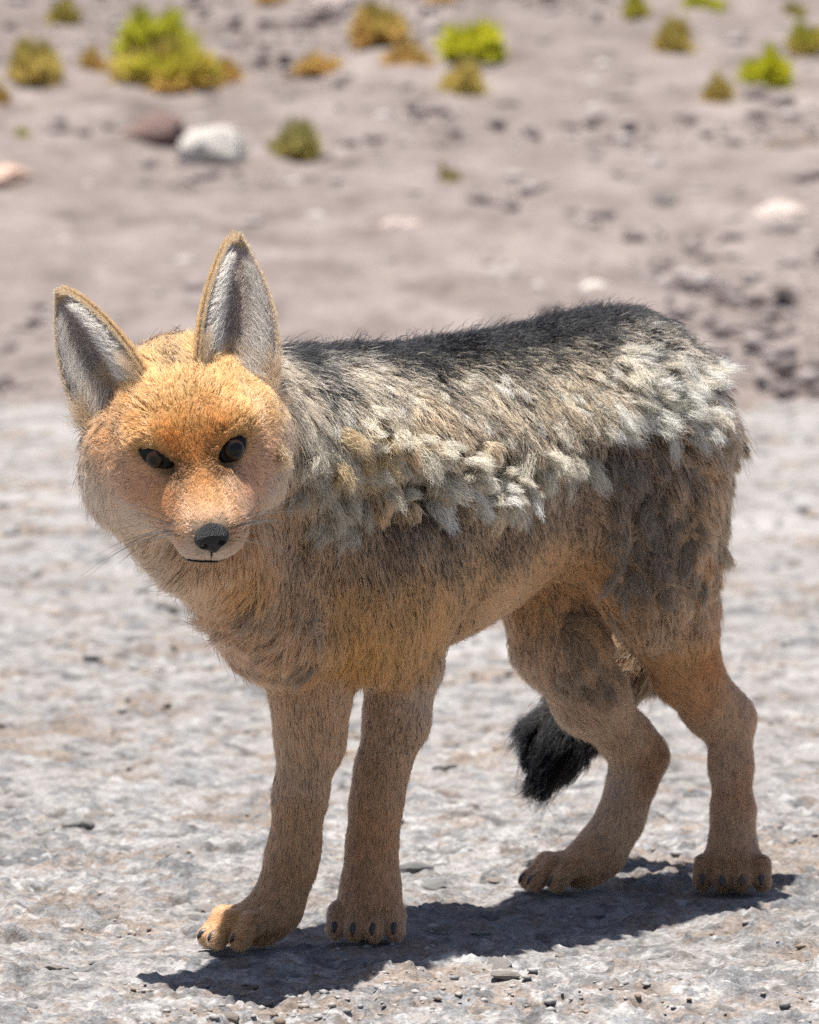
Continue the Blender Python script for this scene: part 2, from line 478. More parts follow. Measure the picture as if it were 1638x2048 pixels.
tag(scree, kind='stuff')

# bushes ------------------------------------------------------------------
def leaf_mat(name):
    m, n, l, b = mat(name)
    at = n.new('ShaderNodeAttribute'); at.attribute_name = 'tone'
    l.new(at.outputs['Color'], b.inputs['Base Color'])
    b.inputs['Roughness'].default_value = 0.6
    tr = n.new('ShaderNodeBsdfTranslucent'); l.new(at.outputs['Color'], tr.inputs['Color'])
    ms = n.new('ShaderNodeMixShader'); ms.inputs[0].default_value = 0.4
    l.new(b.outputs[0], ms.inputs[1]); l.new(tr.outputs[0], ms.inputs[2])
    l.new(ms.outputs[0], n['Material Output'].inputs[0])
    return m
M_leaf = leaf_mat('bush_leaf')
M_wood = plain('bush_wood', (0.12, 0.085, 0.055), 0.9)
LIME, GREEN, OLIVE, STRAW, ORANGE, GREY = (0.62, 0.60, 0.03), (0.50, 0.49, 0.05), (0.48, 0.40, 0.11), (0.60, 0.46, 0.16), (0.62, 0.40, 0.15), (0.40, 0.38, 0.19)
def bush(u, v, w, h_, top, base, label, seed):
    c = HILL(u, v)
    k = (c[1] + D) / F
    R_, Hh = w / 2 * k * 1.14, h_ * k * 1.05
    r = np.random.default_rng(seed)
    root = empty('bush', (c[0], c[1], c[2] - 0.01))
    nb = 900
    a = r.random(nb) * 6.283; ct = r.random(nb) ** 0.8; rad = np.sqrt(1 - ct * ct)
    foot = np.stack([np.cos(a) * rad * R_ * 0.45, np.sin(a) * rad * R_ * 0.45, r.random(nb) * 0.2 * Hh], -1)
    lump = 0.55 + 0.8 * noise3(np.stack([np.cos(a) * rad, np.sin(a) * rad, ct + seed], -1), 0.5)
    ext = (lump * (0.85 + 0.3 * r.random(nb)))[:, None]
    tip = np.stack([np.cos(a) * rad * R_, np.sin(a) * rad * R_, Hh * (0.08 + 0.95 * ct)], -1) * ext
    # twig-like leaf sprays: every blade carries three narrow leaves
    V, Q, Cc = [], [], []
    bw = 0.0045 * (R_ / 0.1)
    d = tip - foot
    side = np.cross(d, r.normal(size=(nb, 3))); side /= np.linalg.norm(side, axis=1)[:, None] + 1e-9
    for j, (t0, t1, wd) in enumerate(((0.0, 1.0, 0.8), (0.35, 0.9, 1.5), (0.55, 1.05, 1.6))):
        jit = r.normal(size=(nb, 3)) * R_ * 0.09 * (j > 0)
        p0 = foot + d * t0; p1 = foot + d * (t0 + t1) / 2 + jit * 0.6; p2 = foot + d * t1 + jit
        blk = np.stack([p0, p1 - side * bw * wd, p2, p1 + side * bw * wd], 1)
        n0 = sum(len(x) for x in V)
        V.append(blk.reshape(-1, 3)); Q.append(np.arange(nb * 4).reshape(nb, 4) + n0)
        mixv = np.clip(noise3(np.stack([np.cos(a) * rad, np.sin(a) * rad, np.full(nb, seed + 9)], -1), 0.6)[:, None] * 1.6 - 0.3 + (r.random((nb, 1)) - 0.5) * 0.5, 0, 1)
        zt = np.clip((blk[:, :, 2] / Hh - 0.1) * 1.6, 0, 1)[..., None]
        cc = np.array(base) * (1 - zt * (0.35 + 0.65 * mixv[:, None])) + np.array(top) * zt * (0.35 + 0.65 * mixv[:, None])
        Cc.append((cc * (0.75 + 0.5 * r.random((nb, 1, 1)))).reshape(-1, 3))
    o = fast_mesh('foliage', np.concatenate(V), np.concatenate(Q), M_leaf, root, smooth=False)
    Cc = np.concatenate(Cc)
    col = o.data.color_attributes.new('tone', 'FLOAT_COLOR', 'POINT')
    col.data.foreach_set('color', np.concatenate([Cc, np.ones((len(Cc), 1))], 1).astype(np.float32).ravel())
    # woody base
    bm = bmesh.new()
    for q in range(9):
        an = q * 0.7 + r.random(); le = Hh * (0.4 + 0.3 * r.random())
        mtx = Matrix.Rotation(an, 4, 'Z') @ Matrix.Rotation(0.35 + 0.5 * r.random(), 4, 'Y') @ Matrix.Translation((0, 0, le / 2))
        bmesh.ops.create_cone(bm, cap_ends=True, segments=5, radius1=R_ * 0.05, radius2=R_ * 0.015, depth=le, matrix=mtx)
    me = bpy.data.meshes.new('stem'); bm.to_mesh(me); bm.free(); me.materials.append(M_wood)
    link(bpy.data.objects.new('stem', me), root)
    tag(root, label, 'bush', 'bushes dotted over the slope')
BUSHES = [
 (310, 108, 125, 80, GREEN, GREEN, 'bright green cushion bush on the uphill side of a wider green bush'),
 (345, 186, 175, 85, GREEN, ORANGE, 'wide green bush with orange skirt downhill of a green cushion bush'),
 (455, 168, 62, 52, STRAW, ORANGE, 'small orange tuft at the side of the wide green bush'),
 (70, 182, 112, 105, OLIVE, STRAW, 'tall olive and straw coloured bush beside a small straw tuft'),
 (185, 147, 52, 46, STRAW, ORANGE, 'small straw tuft beside the tall olive and straw bush'),
 (122, 52, 55, 55, OLIVE, OLIVE, 'olive bush uphill of the tall olive and straw bush'),
 (630, 147, 78, 42, STRAW, ORANGE, 'low orange tuft with a few green shoots on open slope'),
 (755, 98, 112, 72, OLIVE, ORANGE, 'olive bush with orange edges beside the tall pale grey rock'),
 (812, 148, 84, 64, STRAW, ORANGE, 'orange straw bush just downhill of the olive one with orange edges'),
 (945, 128, 134, 68, LIME, GREEN, 'bright yellow green flowering cushion bush above an orange brown tuft'),
 (930, 194, 96, 62, STRAW, OLIVE, 'orange brown tuft below the bright yellow green cushion bush'),
 (590, 322, 90, 64, GREY, OLIVE, 'lone grey olive round bush near the white boulder'),
 (1275, 38, 52, 44, GREEN, OLIVE, 'small green bush uphill beside a brighter green one'),
 (1405, 38, 78, 50, GREEN, GREEN, 'bright green bush uphill of the dull olive upright bush'),
 (1345, 118, 76, 80, OLIVE, STRAW, 'dull olive upright bush downhill of the bright green bush'),
 (1538, 178, 100, 74, LIME, GREEN, 'yellow green bush beside a thin olive tuft'),
 (1435, 212, 62, 64, OLIVE, STRAW, 'thin olive tuft beside the yellow green bush'),
 (1590, 52, 48, 44, OLIVE, GREY, 'small dull olive bush above a mixed green and straw one'),
 (1618, 118, 70, 66, GREEN, STRAW, 'mixed green and straw bush uphill of the yellow green bush'),
 (-4, 228, 40, 60, STRAW, ORANGE, 'orange olive bush uphill of a tiny green sprig and pink rock'),
 (40, 292, 38, 36, GREEN, OLIVE, 'tiny green sprig above the flat pinkish rock'),
 (900, 385, 48, 52, GREY, STRAW, 'sparse pale tuft alone in the bare middle slope'),
 (880, 8, 60, 34, STRAW, ORANGE, 'orange tuft high on the slope above the flowering cushion bush'),
 (540, 10, 60, 34, STRAW, ORANGE, 'orange tuft high on the slope near the tall pale grey rock'),
]
for i, b_ in enumerate(BUSHES): bush(*b_, 50 + i)
# ------------------------------------------------------------------ fox: body as one implicit surface
AX = np.array([-0.668, -0.745, 0.0]); LT = np.array([0.745, -0.668, 0.0]); ZZ = np.array([0, 0, 1.0])
def B(s, lat, z):                     # body frame: s metres behind the front feet, lat to the fox's left, z up
    return np.array([-0.076, 0.01, 0.0]) - AX * s + LT * lat + ZZ * z
prims = []                            # (group, kind, data, blend)
def rc(g, a, ra, b, rb, k=0.012): prims.append((g, 'c', (np.asarray(a, float), ra, np.asarray(b, float), rb), k))
def el(g, c, r, M=None, k=0.02):
    if M is None: M = np.stack([AX, LT, ZZ], 1)
    prims.append((g, 'e', (np.asarray(c, float), np.asarray(r, float), M), k))
def chain(g, pts, k=0.012):           # pts: (u, v, Y, radius in photo pixels), fur outline; inset by the coat
    q = [(P(u, v, y_), px(r * (0.83 if v > 1480 else 0.93), y_)) for u, v, y_, r in pts]
    for (a, ra), (b, rb) in zip(q[:-1], q[1:]): rc(g, a, ra, b, rb, k)

# trunk (radii: along, lateral, vertical), inside the coat
el('torso', B(0.065, 0, 0.318), (0.135, 0.062, 0.106), k=0.03)
el('torso', B(0.15, 0, 0.331), (0.12, 0.066, 0.100), k=0.05)
el('torso', B(0.24, 0, 0.353), (0.12, 0.062, 0.084), k=0.05)
el('torso', B(0.32, 0, 0.366), (0.10, 0.060, 0.082), k=0.05)
el('torso', B(0.365, 0, 0.358), (0.070, 0.058, 0.086), k=0.05)
el('torso', B(0.012, 0, 0.268), (0.066, 0.050, 0.066), k=0.05)       # brisket
# shoulders and haunches
el('torso', B(0.045, 0.042, 0.30), (0.062, 0.032, 0.10), k=0.03)
el('torso', B(0.01, -0.042, 0.30), (0.062, 0.032, 0.10), k=0.03)
el('torso', B(0.352, 0.042, 0.30), (0.068, 0.035, 0.095), k=0.04)
el('torso', B(0.34, -0.042, 0.29), (0.075, 0.038, 0.095), k=0.04)
# neck
head_c = P(390, 905, -0.17)
HS = 0.933
HR = np.array([[0.97634373, 0.1511219, -0.15464503], [0.03148062, -0.80693529, -0.58980031], [0.21392028, -0.57097951, 0.79260363]])
HC = CAM + (np.array([-0.15432647, -0.17, 0.38136025]) - CAM) * 0.986
def Hd(x, y, z): return HC + HR @ (np.array([x, y, z]) * HS)
rc('torso', B(0.055, 0, 0.362), 0.064, Hd(0, -0.085, -0.030), 0.042, 0.03)
rc('torso', B(0.0, 0, 0.30), 0.066, Hd(0, -0.085, -0.035), 0.042, 0.04)
rc('torso', P(440, 1085, -0.13), 0.031, P(560, 1240, -0.03), 0.036, 0.03)
# head
def he(x, y, z, rx, ry, rz, k=0.02, g='head'): el(g, Hd(x, y, z), np.array([rx, ry, rz]) * HS, HR, k)
def hc(a, ra, b, rb, k=0.012, g='head'): rc(g, Hd(*a), ra * HS, Hd(*b), rb * HS, k)
he(-0.003, -0.055, 0.001, 0.044, 0.055, 0.036)
he(0, -0.024, -0.002, 0.040, 0.034, 0.028, 0.03)
for s in (-1, 1):
    he(s * 0.035 - 0.003, -0.034, -0.026, 0.029, 0.040, 0.029)
    he(s * 0.049 - 0.006, -0.062, -0.040, 0.025, 0.028, 0.031)
    he(s * 0.038 - 0.004, -0.045, -0.062, 0.025, 0.030, 0.027)
    hc((s * 0.030, -0.022, -0.050), 0.026, (s * 0.016, 0.026, -0.044), 0.014, 0.022)
    hc((s * 0.018, -0.006, 0.009), 0.0105, (s * 0.036, -0.014, 0.006), 0.0095, 0.016)
    hc((s * 0.014, 0.028, -0.034), 0.015, (s * 0.010, 0.056, -0.038), 0.0125, 0.012)
hc((0, -0.012, -0.020), 0.033, (0, 0.050, -0.0335), 0.0185, 0.026)
hc((0, -0.014, -0.010), 0.020, (0, 0.060, -0.0265), 0.0140, 0.014)
hc((0, -0.02, -0.048), 0.022, (0, 0.047, -0.0525), 0.0085, 0.006)
rc('head', P(278, 980, -0.135), px(74, -0.135), P(355, 1070, -0.125), px(54, -0.125), 0.03)
rc('head', P(355, 1070, -0.125), px(54, -0.125), P(445, 1160, -0.10), px(54, -0.10), 0.03)
# tail, hanging behind the hind legs
TAIL = [B(0.44, 0, 0.40), B(0.475, -0.005, 0.36), P(1330, 1130, 0.43), P(1275, 1300, 0.43), P(1190, 1400, 0.425), P(1125, 1470, 0.41), P(1098, 1535, 0.40)]
TR = [0.024, 0.022, 0.020, 0.020, 0.021, 0.019, 0.010]
for a, ra, b, rb in zip(TAIL[:-1], TR[:-1], TAIL[1:], TR[1:]): rc('tail', a, ra, b, rb, 0.012)
# legs
chain('FL', [(800, 1200, 0.055, 78), (806, 1330, 0.055, 66), (793, 1440, 0.052, 56), (764, 1538, 0.045, 48), (752, 1611, 0.04, 46), (744, 1690, 0.038, 45), (742, 1760, 0.036, 46), (740, 1800, 0.03, 48)], 0.02)
chain('FR', [(590, 1230, 0.005, 76), (621, 1400, 0.01, 68), (620, 1483, 0.01, 64), (600, 1593, 0.008, 49), (590, 1685, 0.006, 44), (579, 1740, 0.004, 43), (553, 1815, 0.0, 42)], 0.02)
chain('RR', [(1120, 1180, 0.285, 85), (1118, 1290, 0.28, 80), (1180, 1395, 0.30, 66), (1255, 1480, 0.325, 44), (1294, 1512, 0.338, 35), (1262, 1570, 0.33, 42), (1240, 1640, 0.32, 42), (1200, 1705, 0.31, 42)], 0.02)
chain('RL', [(1335, 1120, 0.30, 104), (1342, 1240, 0.295, 86), (1372, 1340, 0.315, 62), (1425, 1415, 0.335, 50), (1460, 1440, 0.342, 39), (1462, 1530, 0.335, 38), (1466, 1620, 0.325, 38), (1465, 1700, 0.315, 40)], 0.02)
# paws
claws = []
def paw(g, ankle, heel, d, w, L):
    d = np.array([d[0], d[1], 0.0]); d /= np.linalg.norm(d)
    sd = np.array([-d[1], d[0], 0])
    heel = np.array([heel[0], heel[1], 0.0])
    rc(g, ankle[0], ankle[1], heel + ZZ * 0.020 + d * 0.012, w * 0.34, 0.02)
    for i, (o_, len_) in enumerate(((-1.5, 0.80), (-0.5, 1.0), (0.5, 1.0), (1.5, 0.80))):
        a = heel + sd * o_ * w * 0.17 + ZZ * 0.024 + d * 0.005
        kn = heel + sd * o_ * w * 0.250 + ZZ * 0.023 + d * L * len_ * 0.62
        t = heel + sd * o_ * w * 0.275 + ZZ * 0.0115 + d * L * len_ * 0.86
        rc(g, a, w * 0.15, kn, w * 0.135, 0.006); rc(g, kn, w * 0.135, t, w * 0.132, 0.004)
        claws.append((t + d * w * 0.11 + ZZ * 0.004, d, w))
q = lambda u, v, y_, r: (P(u, v, y_), px(r, y_))
paw('FL', q(740, 1800, 0.03, 46), P(742, 1850, 0.052), (-0.12, -1), 0.054, 0.050)
paw('FR', q(553, 1815, 0.0, 42), (P(548, 1850, 0.005)), (-0.80, -0.55), 0.052, 0.062)
paw('RR', q(1200, 1705, 0.31, 42), P(1190, 1745, 0.312), (-0.86, -0.45), 0.050, 0.066)
paw('RL', q(1465, 1700, 0.315, 40), P(1466, 1740, 0.32), (-0.08, -1), 0.057, 0.050)

def sdf(kind, dt, p_):
    if kind == 'c':
        a, ra, b, rb = dt
        ab = b - a
        t = np.clip(((p_ - a) @ ab) / (ab @ ab), 0, 1)
        return np.linalg.norm(p_ - a - t[..., None] * ab, axis=-1) - (ra + (rb - ra) * t)
    c, r, M = dt
    ql = (p_ - c) @ M
    k0 = np.linalg.norm(ql / r, axis=-1); k1 = np.linalg.norm(ql / (r * r), axis=-1) + 1e-9
    return k0 * (k0 - 1) / k1
def bounds(kind, dt):
    if kind == 'c':
        a, ra, b, rb = dt; r = max(ra, rb)
        return np.minimum(a, b) - r, np.maximum(a, b) + r
    c, r, M = dt; m = np.sqrt(((M * r) ** 2).sum(1))
    return c - m, c + m
def build_sdf(plist, lo, hi, h):
    lo = np.array(lo); hi = np.array(hi)
    nn = np.ceil((hi - lo) / h).astype(int) + 1
    Fv = np.full(nn, 0.12, np.float32)
    ax = [lo[i] + np.arange(nn[i]) * h for i in range(3)]
    for g, kind, dt, k in plist:
        a, b = bounds(kind, dt)
        i0 = np.clip(np.floor((a - 0.06 - lo) / h).astype(int), 0, nn - 1); i1 = np.clip(np.ceil((b + 0.06 - lo) / h).astype(int) + 1, 1, nn)
        gx, gy, gz = np.meshgrid(ax[0][i0[0]:i1[0]], ax[1][i0[1]:i1[1]], ax[2][i0[2]:i1[2]], indexing='ij')
        d = sdf(kind, dt, np.stack([gx, gy, gz], -1))
        s_ = tuple(slice(i0[q_], i1[q_]) for q_ in range(3))
        Fv[s_] = smin(Fv[s_], d.astype(np.float32), k)
    return Fv, lo
HG = 0.0027
Fv, lo = build_sdf(prims, (-0.30, -0.29, -0.03), (0.34, 0.50, 0.50), HG)
# flat soles
zz = lo[2] + np.arange(Fv.shape[2]) * HG
Fv = np.maximum(Fv, -(zz + 0.0015)[None, None, :])
BV, BQ = surface_nets(Fv, lo, HG)
del Fv
M_skin = plain('fox_skin', (0.16, 0.105, 0.07), 0.9, 0.1)
fox = empty('fox', (float(B(0.2, 0, 0)[0]), float(B(0.2, 0, 0)[1]), 0.0))
FO = np.array(fox.location)
body = fast_mesh('body', BV - FO, BQ, M_skin, fox)
tag(fox, 'orange faced grey backed wild fox in ragged moulting coat standing on the gravel road', 'fox')
from mathutils.bvhtree import BVHTree
# the old winter coat still stands proud above the moult line
RIDGE = np.array([(540, 850), (600, 890), (660, 905), (700, 895), (740, 905), (830, 945), (900, 940), (960, 925), (1040, 945), (1110, 925), (1180, 888), (1250, 840), (1310, 805), (1370, 825), (1450, 890)], float)
lat_ = (BV - B(0, 0, 0)) @ LT
mv = BV - np.where(lat_ < 0, 2 * lat_, 0)[:, None] * LT
pu, pv, _ = proj(mv)
above = np.interp(pu, RIDGE[:, 0], RIDGE[:, 1]) + 14 * np.sin(pu / 17.0) + 9 * np.sin(pu / 7.3) - pv
nb0 = np.empty(len(BV) * 3, np.float32); body.data.vertex_normals.foreach_get('vector', nb0); nb0 = nb0.reshape(-1, 3)
s_b = -((BV - B(0, 0, 0)) @ AX)
infl = np.clip(above / 16, 0, 1) * np.clip((230 - above) / 200, 0, 1) * np.clip((pu - 545) / 50, 0, 1) * (BV[:, 2] > 0.2) * np.clip((s_b + 0.07) / 0.05, 0, 1) * np.clip((0.46 - s_b) / 0.05, 0, 1)
# woolly lumps where the old coat is coming away
def band(x, a0, a1, b0, b1): return np.clip((x - a0) / (a1 - a0), 0, 1) * np.clip((b1 - x) / (b1 - b0), 0, 1)
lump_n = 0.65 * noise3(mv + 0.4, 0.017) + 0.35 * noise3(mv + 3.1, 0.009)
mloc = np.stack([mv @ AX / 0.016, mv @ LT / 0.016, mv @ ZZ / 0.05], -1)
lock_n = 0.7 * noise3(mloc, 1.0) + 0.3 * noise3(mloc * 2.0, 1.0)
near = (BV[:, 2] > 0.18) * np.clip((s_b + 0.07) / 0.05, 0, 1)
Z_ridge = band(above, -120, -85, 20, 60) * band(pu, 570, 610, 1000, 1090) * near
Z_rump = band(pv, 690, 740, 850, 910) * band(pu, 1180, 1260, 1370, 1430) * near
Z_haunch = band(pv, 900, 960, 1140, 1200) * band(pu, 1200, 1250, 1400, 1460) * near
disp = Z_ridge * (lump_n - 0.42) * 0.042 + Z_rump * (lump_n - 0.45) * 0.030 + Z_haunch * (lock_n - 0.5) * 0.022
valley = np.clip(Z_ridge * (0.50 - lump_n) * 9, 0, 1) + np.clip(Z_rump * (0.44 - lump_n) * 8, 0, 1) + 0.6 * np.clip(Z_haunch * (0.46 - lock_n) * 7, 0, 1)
crest = np.clip(Z_ridge * (lump_n - 0.46) * 9, 0, 1)
BV = BV + nb0 * (infl * 0.008 + disp)[:, None]
body.data.vertices.foreach_set('co', (BV - FO).astype(np.float32).ravel()); body.data.update()
bvh = BVHTree.FromPolygons([tuple(v) for v in BV], [tuple(map(int, q_)) for q_ in BQ])
def hit(u, v):
    r = ray(u, v)
    loc, nrm, _, _ = bvh.ray_cast(Vector(CAM), Vector(r).normalized())
    if loc is None:
        return None, None
    return np.array(loc), np.array(nrm)
def child(name, V, Q, m, smooth=True):
    return mesh_obj(name, np.asarray(V) - FO, Q, m, fox, smooth)

# ears ---------------------------------------------------------------------
M_earskin = plain('ear_skin', (0.20, 0.15, 0.13), 0.8, 0.15)
ears = []
def ear(name, med, latb, tip, opn, label):
    base = (med + latb) / 2
    a = tip - base
    s0 = latb - med
    w0 = np.linalg.norm(s0) / 2 * 1.10
    s0 = s0 / np.linalg.norm(s0)
    opn = opn - s0 * (opn @ s0); opn /= np.linalg.norm(opn)
    NT, NP = 26, 22
    G_, Gn = np.zeros((NT, NP, 3)), None
    for i in range(NT):
        t = i / (NT - 1)
        w = w0 * (1.0 + 0.10 * math.sin(t * 2.6)) * (max(1 - t ** 2.3, 0.0)) ** 0.80 + 0.0012
        phi = math.radians(78 - 34 * t)
        for j in range(NP):
            x = -1 + 2 * j / (NP - 1)
            an = x * phi
            side = math.sin(an) / math.sin(phi) * w
            dep = (math.cos(an) - math.cos(phi)) / max(math.sin(phi), 0.2) * w
            bend = -0.006 * math.sin(t * math.pi)                      # slight backward bow
            G_[i, j] = base + a * t + s0 * side - opn * (dep + bend) * 0.95
    du = np.gradient(G_, axis=0); dv = np.gradient(G_, axis=1)
    N = np.cross(dv, du); N /= np.linalg.norm(N, axis=-1)[..., None] + 1e-12
    if (N[NT // 3, NP // 2] @ opn) < 0: N = -N                          # N points to the inside of the cup
    th = 0.0012 + 0.0012 * np.cos(np.linspace(-1, 1, NP) * math.pi / 2)[None, :, None] * np.linspace(1, 0.3, NT)[:, None, None]
    inner = G_ + N * th; outer = G_ - N * th
    V = np.concatenate([inner.reshape(-1, 3), outer.reshape(-1, 3)])
    Q = []
    o = NT * NP
    id_ = lambda i, j: i * NP + j
    for i in range(NT - 1):
        for j in range(NP - 1):
            Q.append((id_(i, j), id_(i + 1, j), id_(i + 1, j + 1), id_(i, j + 1)))
            Q.append((o + id_(i, j), o + id_(i, j + 1), o + id_(i + 1, j + 1), o + id_(i + 1, j)))
    rim = [id_(i, 0) for i in range(NT)] + [id_(NT - 1, j) for j in range(1, NP)] + [id_(i, NP - 1) for i in range(NT - 2, -1, -1)]
    for r0, r1 in zip(rim[:-1], rim[1:]): Q.append((r0, r1, o + r1, o + r0))
    ob = child(name, V, Q, M_earskin)
    ears.append(dict(inner=inner, outer=outer, N=N, a=a, s0=s0, opn=opn, NT=NT, NP=NP, tip=tip))
    return ob
def Hv(x, y, z):
    w_ = HR @ np.array([x, y, z]); return w_ / np.linalg.norm(w_)
tipL, tipR = P(474, 474, -0.125), P(121, 584, -0.135)
ear('ear', Hd(0.018, -0.046, 0.026), Hd(0.064, -0.060, -0.020), tipL, HR @ np.array([0.85, 0.62, 0.1]), '')
ear('ear', Hd(-0.022, -0.046, 0.026), Hd(-0.068, -0.060, -0.022), tipR, HR @ np.array([-0.35, 0.92, 0.1]), '')

# eyes ---------------------------------------------------------------------
def eye_mat():
    m, n, l, b = mat('eye')
    tc = n.new('ShaderNodeTexCoord')
    sp = n.new('ShaderNodeSeparateXYZ'); l.new(tc.outputs['Object'], sp.inputs[0])
    mr = n.new('ShaderNodeMapRange'); mr.inputs[1].default_value = 0.0040; mr.inputs[2].default_value = 0.0085
    l.new(sp.outputs['Z'], mr.inputs[0])
    r = ramp(n, [(0.0, (0.006, 0.004, 0.003)), (0.30, (0.02, 0.010, 0.006)), (0.45, (0.03, 0.014, 0.006)), (0.62, (0.02, 0.009, 0.004)), (0.80, (0.003, 0.003, 0.003)), (1.0, (0.003, 0.003, 0.003))])
    l.new(mr.outputs[0], r.inputs[0]); l.new(r.outputs[0], b.inputs['Base Color'])
    b.inputs['Roughness'].default_value = 0.04; b.inputs['IOR'].default_value = 1.34; b.inputs['Specular IOR Level'].default_value = 0.55
    return m
M_eye = eye_mat()
M_lid = plain('eyelid_skin', (0.004, 0.0035, 0.0035), 0.45, 0.2, 900, 0.0003)
EYES = []
def eye(c1, c2, hgt, look, cap):
    cu, cv = (c1[0] + c2[0]) / 2, (c1[1] + c2[1]) / 2
    p_, nrm = hit(cu, cv)
    out = nrm * 0.35 + look * 0.65; out /= np.linalg.norm(out)
    xa = P(*c2, p_[1]) - P(*c1, p_[1]); W = np.linalg.norm(xa) * 1.06
    xa -= out * (xa @ out); xa /= np.linalg.norm(xa)
    ya = np.cross(out, xa)
    if ya[2] < 0: ya = -ya; xa = -xa
    R = cap * 1.28
    apex = p_ + out * 0.0012                                      # top of the almond of dark skin
    cen = apex - out * (R - cap * cap / (2 * R) - 0.0004)
    bm = bmesh.new(); bmesh.ops.create_uvsphere(bm, u_segments=40, v_segments=28, radius=R)
    me = bpy.data.meshes.new('eye'); bm.to_mesh(me); bm.free(); me.materials.append(M_eye)
    me.polygons.foreach_set('use_smooth', [True] * len(me.polygons))
    o = link(bpy.data.objects.new('eye', me), fox)
    zc = np.cross(xa, ya); sg = 1 if zc @ out > 0 else -1
    Mx = Matrix([[sg * xa[i], ya[i], out[i], cen[i] - FO[i]] for i in range(3)] + [[0, 0, 0, 1]])
    o.matrix_local = Mx
    NA = 56; rings = [(0.30, -0.0012), (0.55, -0.0002), (0.75, 0.0002), (0.90, 0.0001), (1.0, -0.0006), (1.10, -0.0045)]
    V, Q = [], []
    for k_, dz in rings:
        for i in range(NA):
            an = 2 * math.pi * i / NA
            x_ = W / 2 * k_ * math.cos(an)
            y_ = hgt / 2 * k_ * math.copysign(abs(math.sin(an)) ** 1.35, math.sin(an))
            if y_ < 0: y_ *= 0.85
            z_ = math.sqrt(max(0.020 ** 2 - x_ * x_ - y_ * y_, 1e-6)) - 0.020 + dz
            V.append(apex + xa * x_ + ya * y_ + out * z_)
    for r_ in range(len(rings) - 1):
        for i in range(NA):
            j = (i + 1) % NA
            Q.append((r_ * NA + i, r_ * NA + j, (r_ + 1) * NA + j, (r_ + 1) * NA + i))
    mesh_obj('eyelid', [Mx.inverted() @ Vector(v - FO) for v in V], Q, M_lid, o)
    EYES.append((apex, xa, ya, out, W, hgt))
eye((271, 906), (347, 932), 0.0130, Hv(-0.28, 0.86, 0.42), 0.0058)
eye((498, 880), (440, 921), 0.0170, Hv(0.28, 0.86, 0.42), 0.0072)

# the skin sinks to the lids around each eye
for ap, xa, ya, out, W, hg in EYES:
    q_ = BV - ap
    x_, y_, z_ = q_ @ xa, q_ @ ya, q_ @ out
    e = np.sqrt((x_ / (W * 0.5)) ** 2 + (y_ / (hg * 0.5)) ** 2)
    lim = np.sqrt(np.maximum(0.020 ** 2 - x_ ** 2 - y_ ** 2, 1e-6)) - 0.020 - 0.0012
    f = np.clip((1.14 - e) / 0.22, 0, 1) * (np.abs(z_) < 0.03)
    BV -= out[None] * (np.maximum(z_ - lim, 0) * f)[:, None]
body.data.vertices.foreach_set('co', (BV - FO).astype(np.float32).ravel()); body.data.update()
bvh = BVHTree.FromPolygons([tuple(v) for v in BV], [tuple(map(int, q_)) for q_ in BQ])

# nose ---------------------------------------------------------------------
M_nose = plain('nose_leather', (0.006, 0.006, 0.008), 0.36, 0.5, 2200, 0.0012)
NC = P(423, 1074, float(Hd(0, 0.0775, -0.03)[1]))
nose_pr = []
def ne(c, r, k=0.004): nose_pr.append(('n', 'e', (np.array(c, float), np.array(r, float), np.eye(3)), k))
ne((0, 0, 0.002), (0.0098, 0.0085, 0.0088)); ne((0.0058, 0.000, -0.0005), (0.0062, 0.0075, 0.0068)); ne((-0.0058, 0.0, -0.0005), (0.0062, 0.0075, 0.0068)); ne((0, 0.001, -0.0068), (0.0042, 0.0058, 0.0048))
nf, nlo = build_sdf(nose_pr, (-0.016, -0.014, -0.016), (0.016, 0.014, 0.016), 0.0006)
gx, gy, gz = np.meshgrid(*[nlo[i] + np.arange(nf.shape[i]) * 0.0006 for i in range(3)], indexing='ij')
gp = np.stack([gx, gy, gz], -1)
for s in (-1, 1):
    for c_, r_ in (((s * 0.0058, 0.0085, -0.0012), (0.0024, 0.0058, 0.0026)), ((s * 0.0088, 0.0070, -0.0034), (0.0030, 0.006, 0.0011))):
        dd = sdf('e', (np.array(c_), np.array(r_), np.eye(3)), gp)
        nf = -smin(-nf, dd.astype(np.float32), 0.0015)
dd = np.sqrt(gx ** 2 + (gy - 0.0090) ** 2) - 0.0010
nf = -smin(-nf, np.where(gz < 0, dd, 1).astype(np.float32), 0.0012)
NV, NQ = surface_nets(nf, nlo, 0.0006)
child('nose', NC + (HR @ NV.T).T, NQ[:, ::-1], M_nose)

# mouth line ---------------------------------------------------------------
def tube(pts, r, seg=6):
    pts = np.array(pts); V, Q = [], []
    for i, p_ in enumerate(pts):
        t = pts[min(i + 1, len(pts) - 1)] - pts[max(i - 1, 0)]; t /= np.linalg.norm(t) + 1e-12
        a = np.cross(t, (0.3, 0.2, 0.9)); a /= np.linalg.norm(a); b = np.cross(t, a)
        rr = r[i] if hasattr(r, '__len__') else r
        for k_ in range(seg):
            an = 6.2832 * k_ / seg
            V.append(p_ + rr * (a * math.cos(an) + b * math.sin(an)))
    for i in range(len(pts) - 1):
        for k_ in range(seg):
            j = (k_ + 1) % seg
            Q.append((i * seg + k_, i * seg + j, (i + 1) * seg + j, (i + 1) * seg + k_))
    Q.append(tuple(range(seg))[::-1]); Q.append(tuple((len(pts) - 1) * seg + k_ for k_ in range(seg)))
    return V, Q
MOUTH = [(366, 1112), (378, 1116), (390, 1118), (402, 1119), (418, 1119), (432, 1119), (444, 1117), (455, 1114), (463, 1110)]
mp = [hit(u, v)[0] + hit(u, v)[1] * 0.0014 for u, v in MOUTH if hit(u, v)[0] is not None]
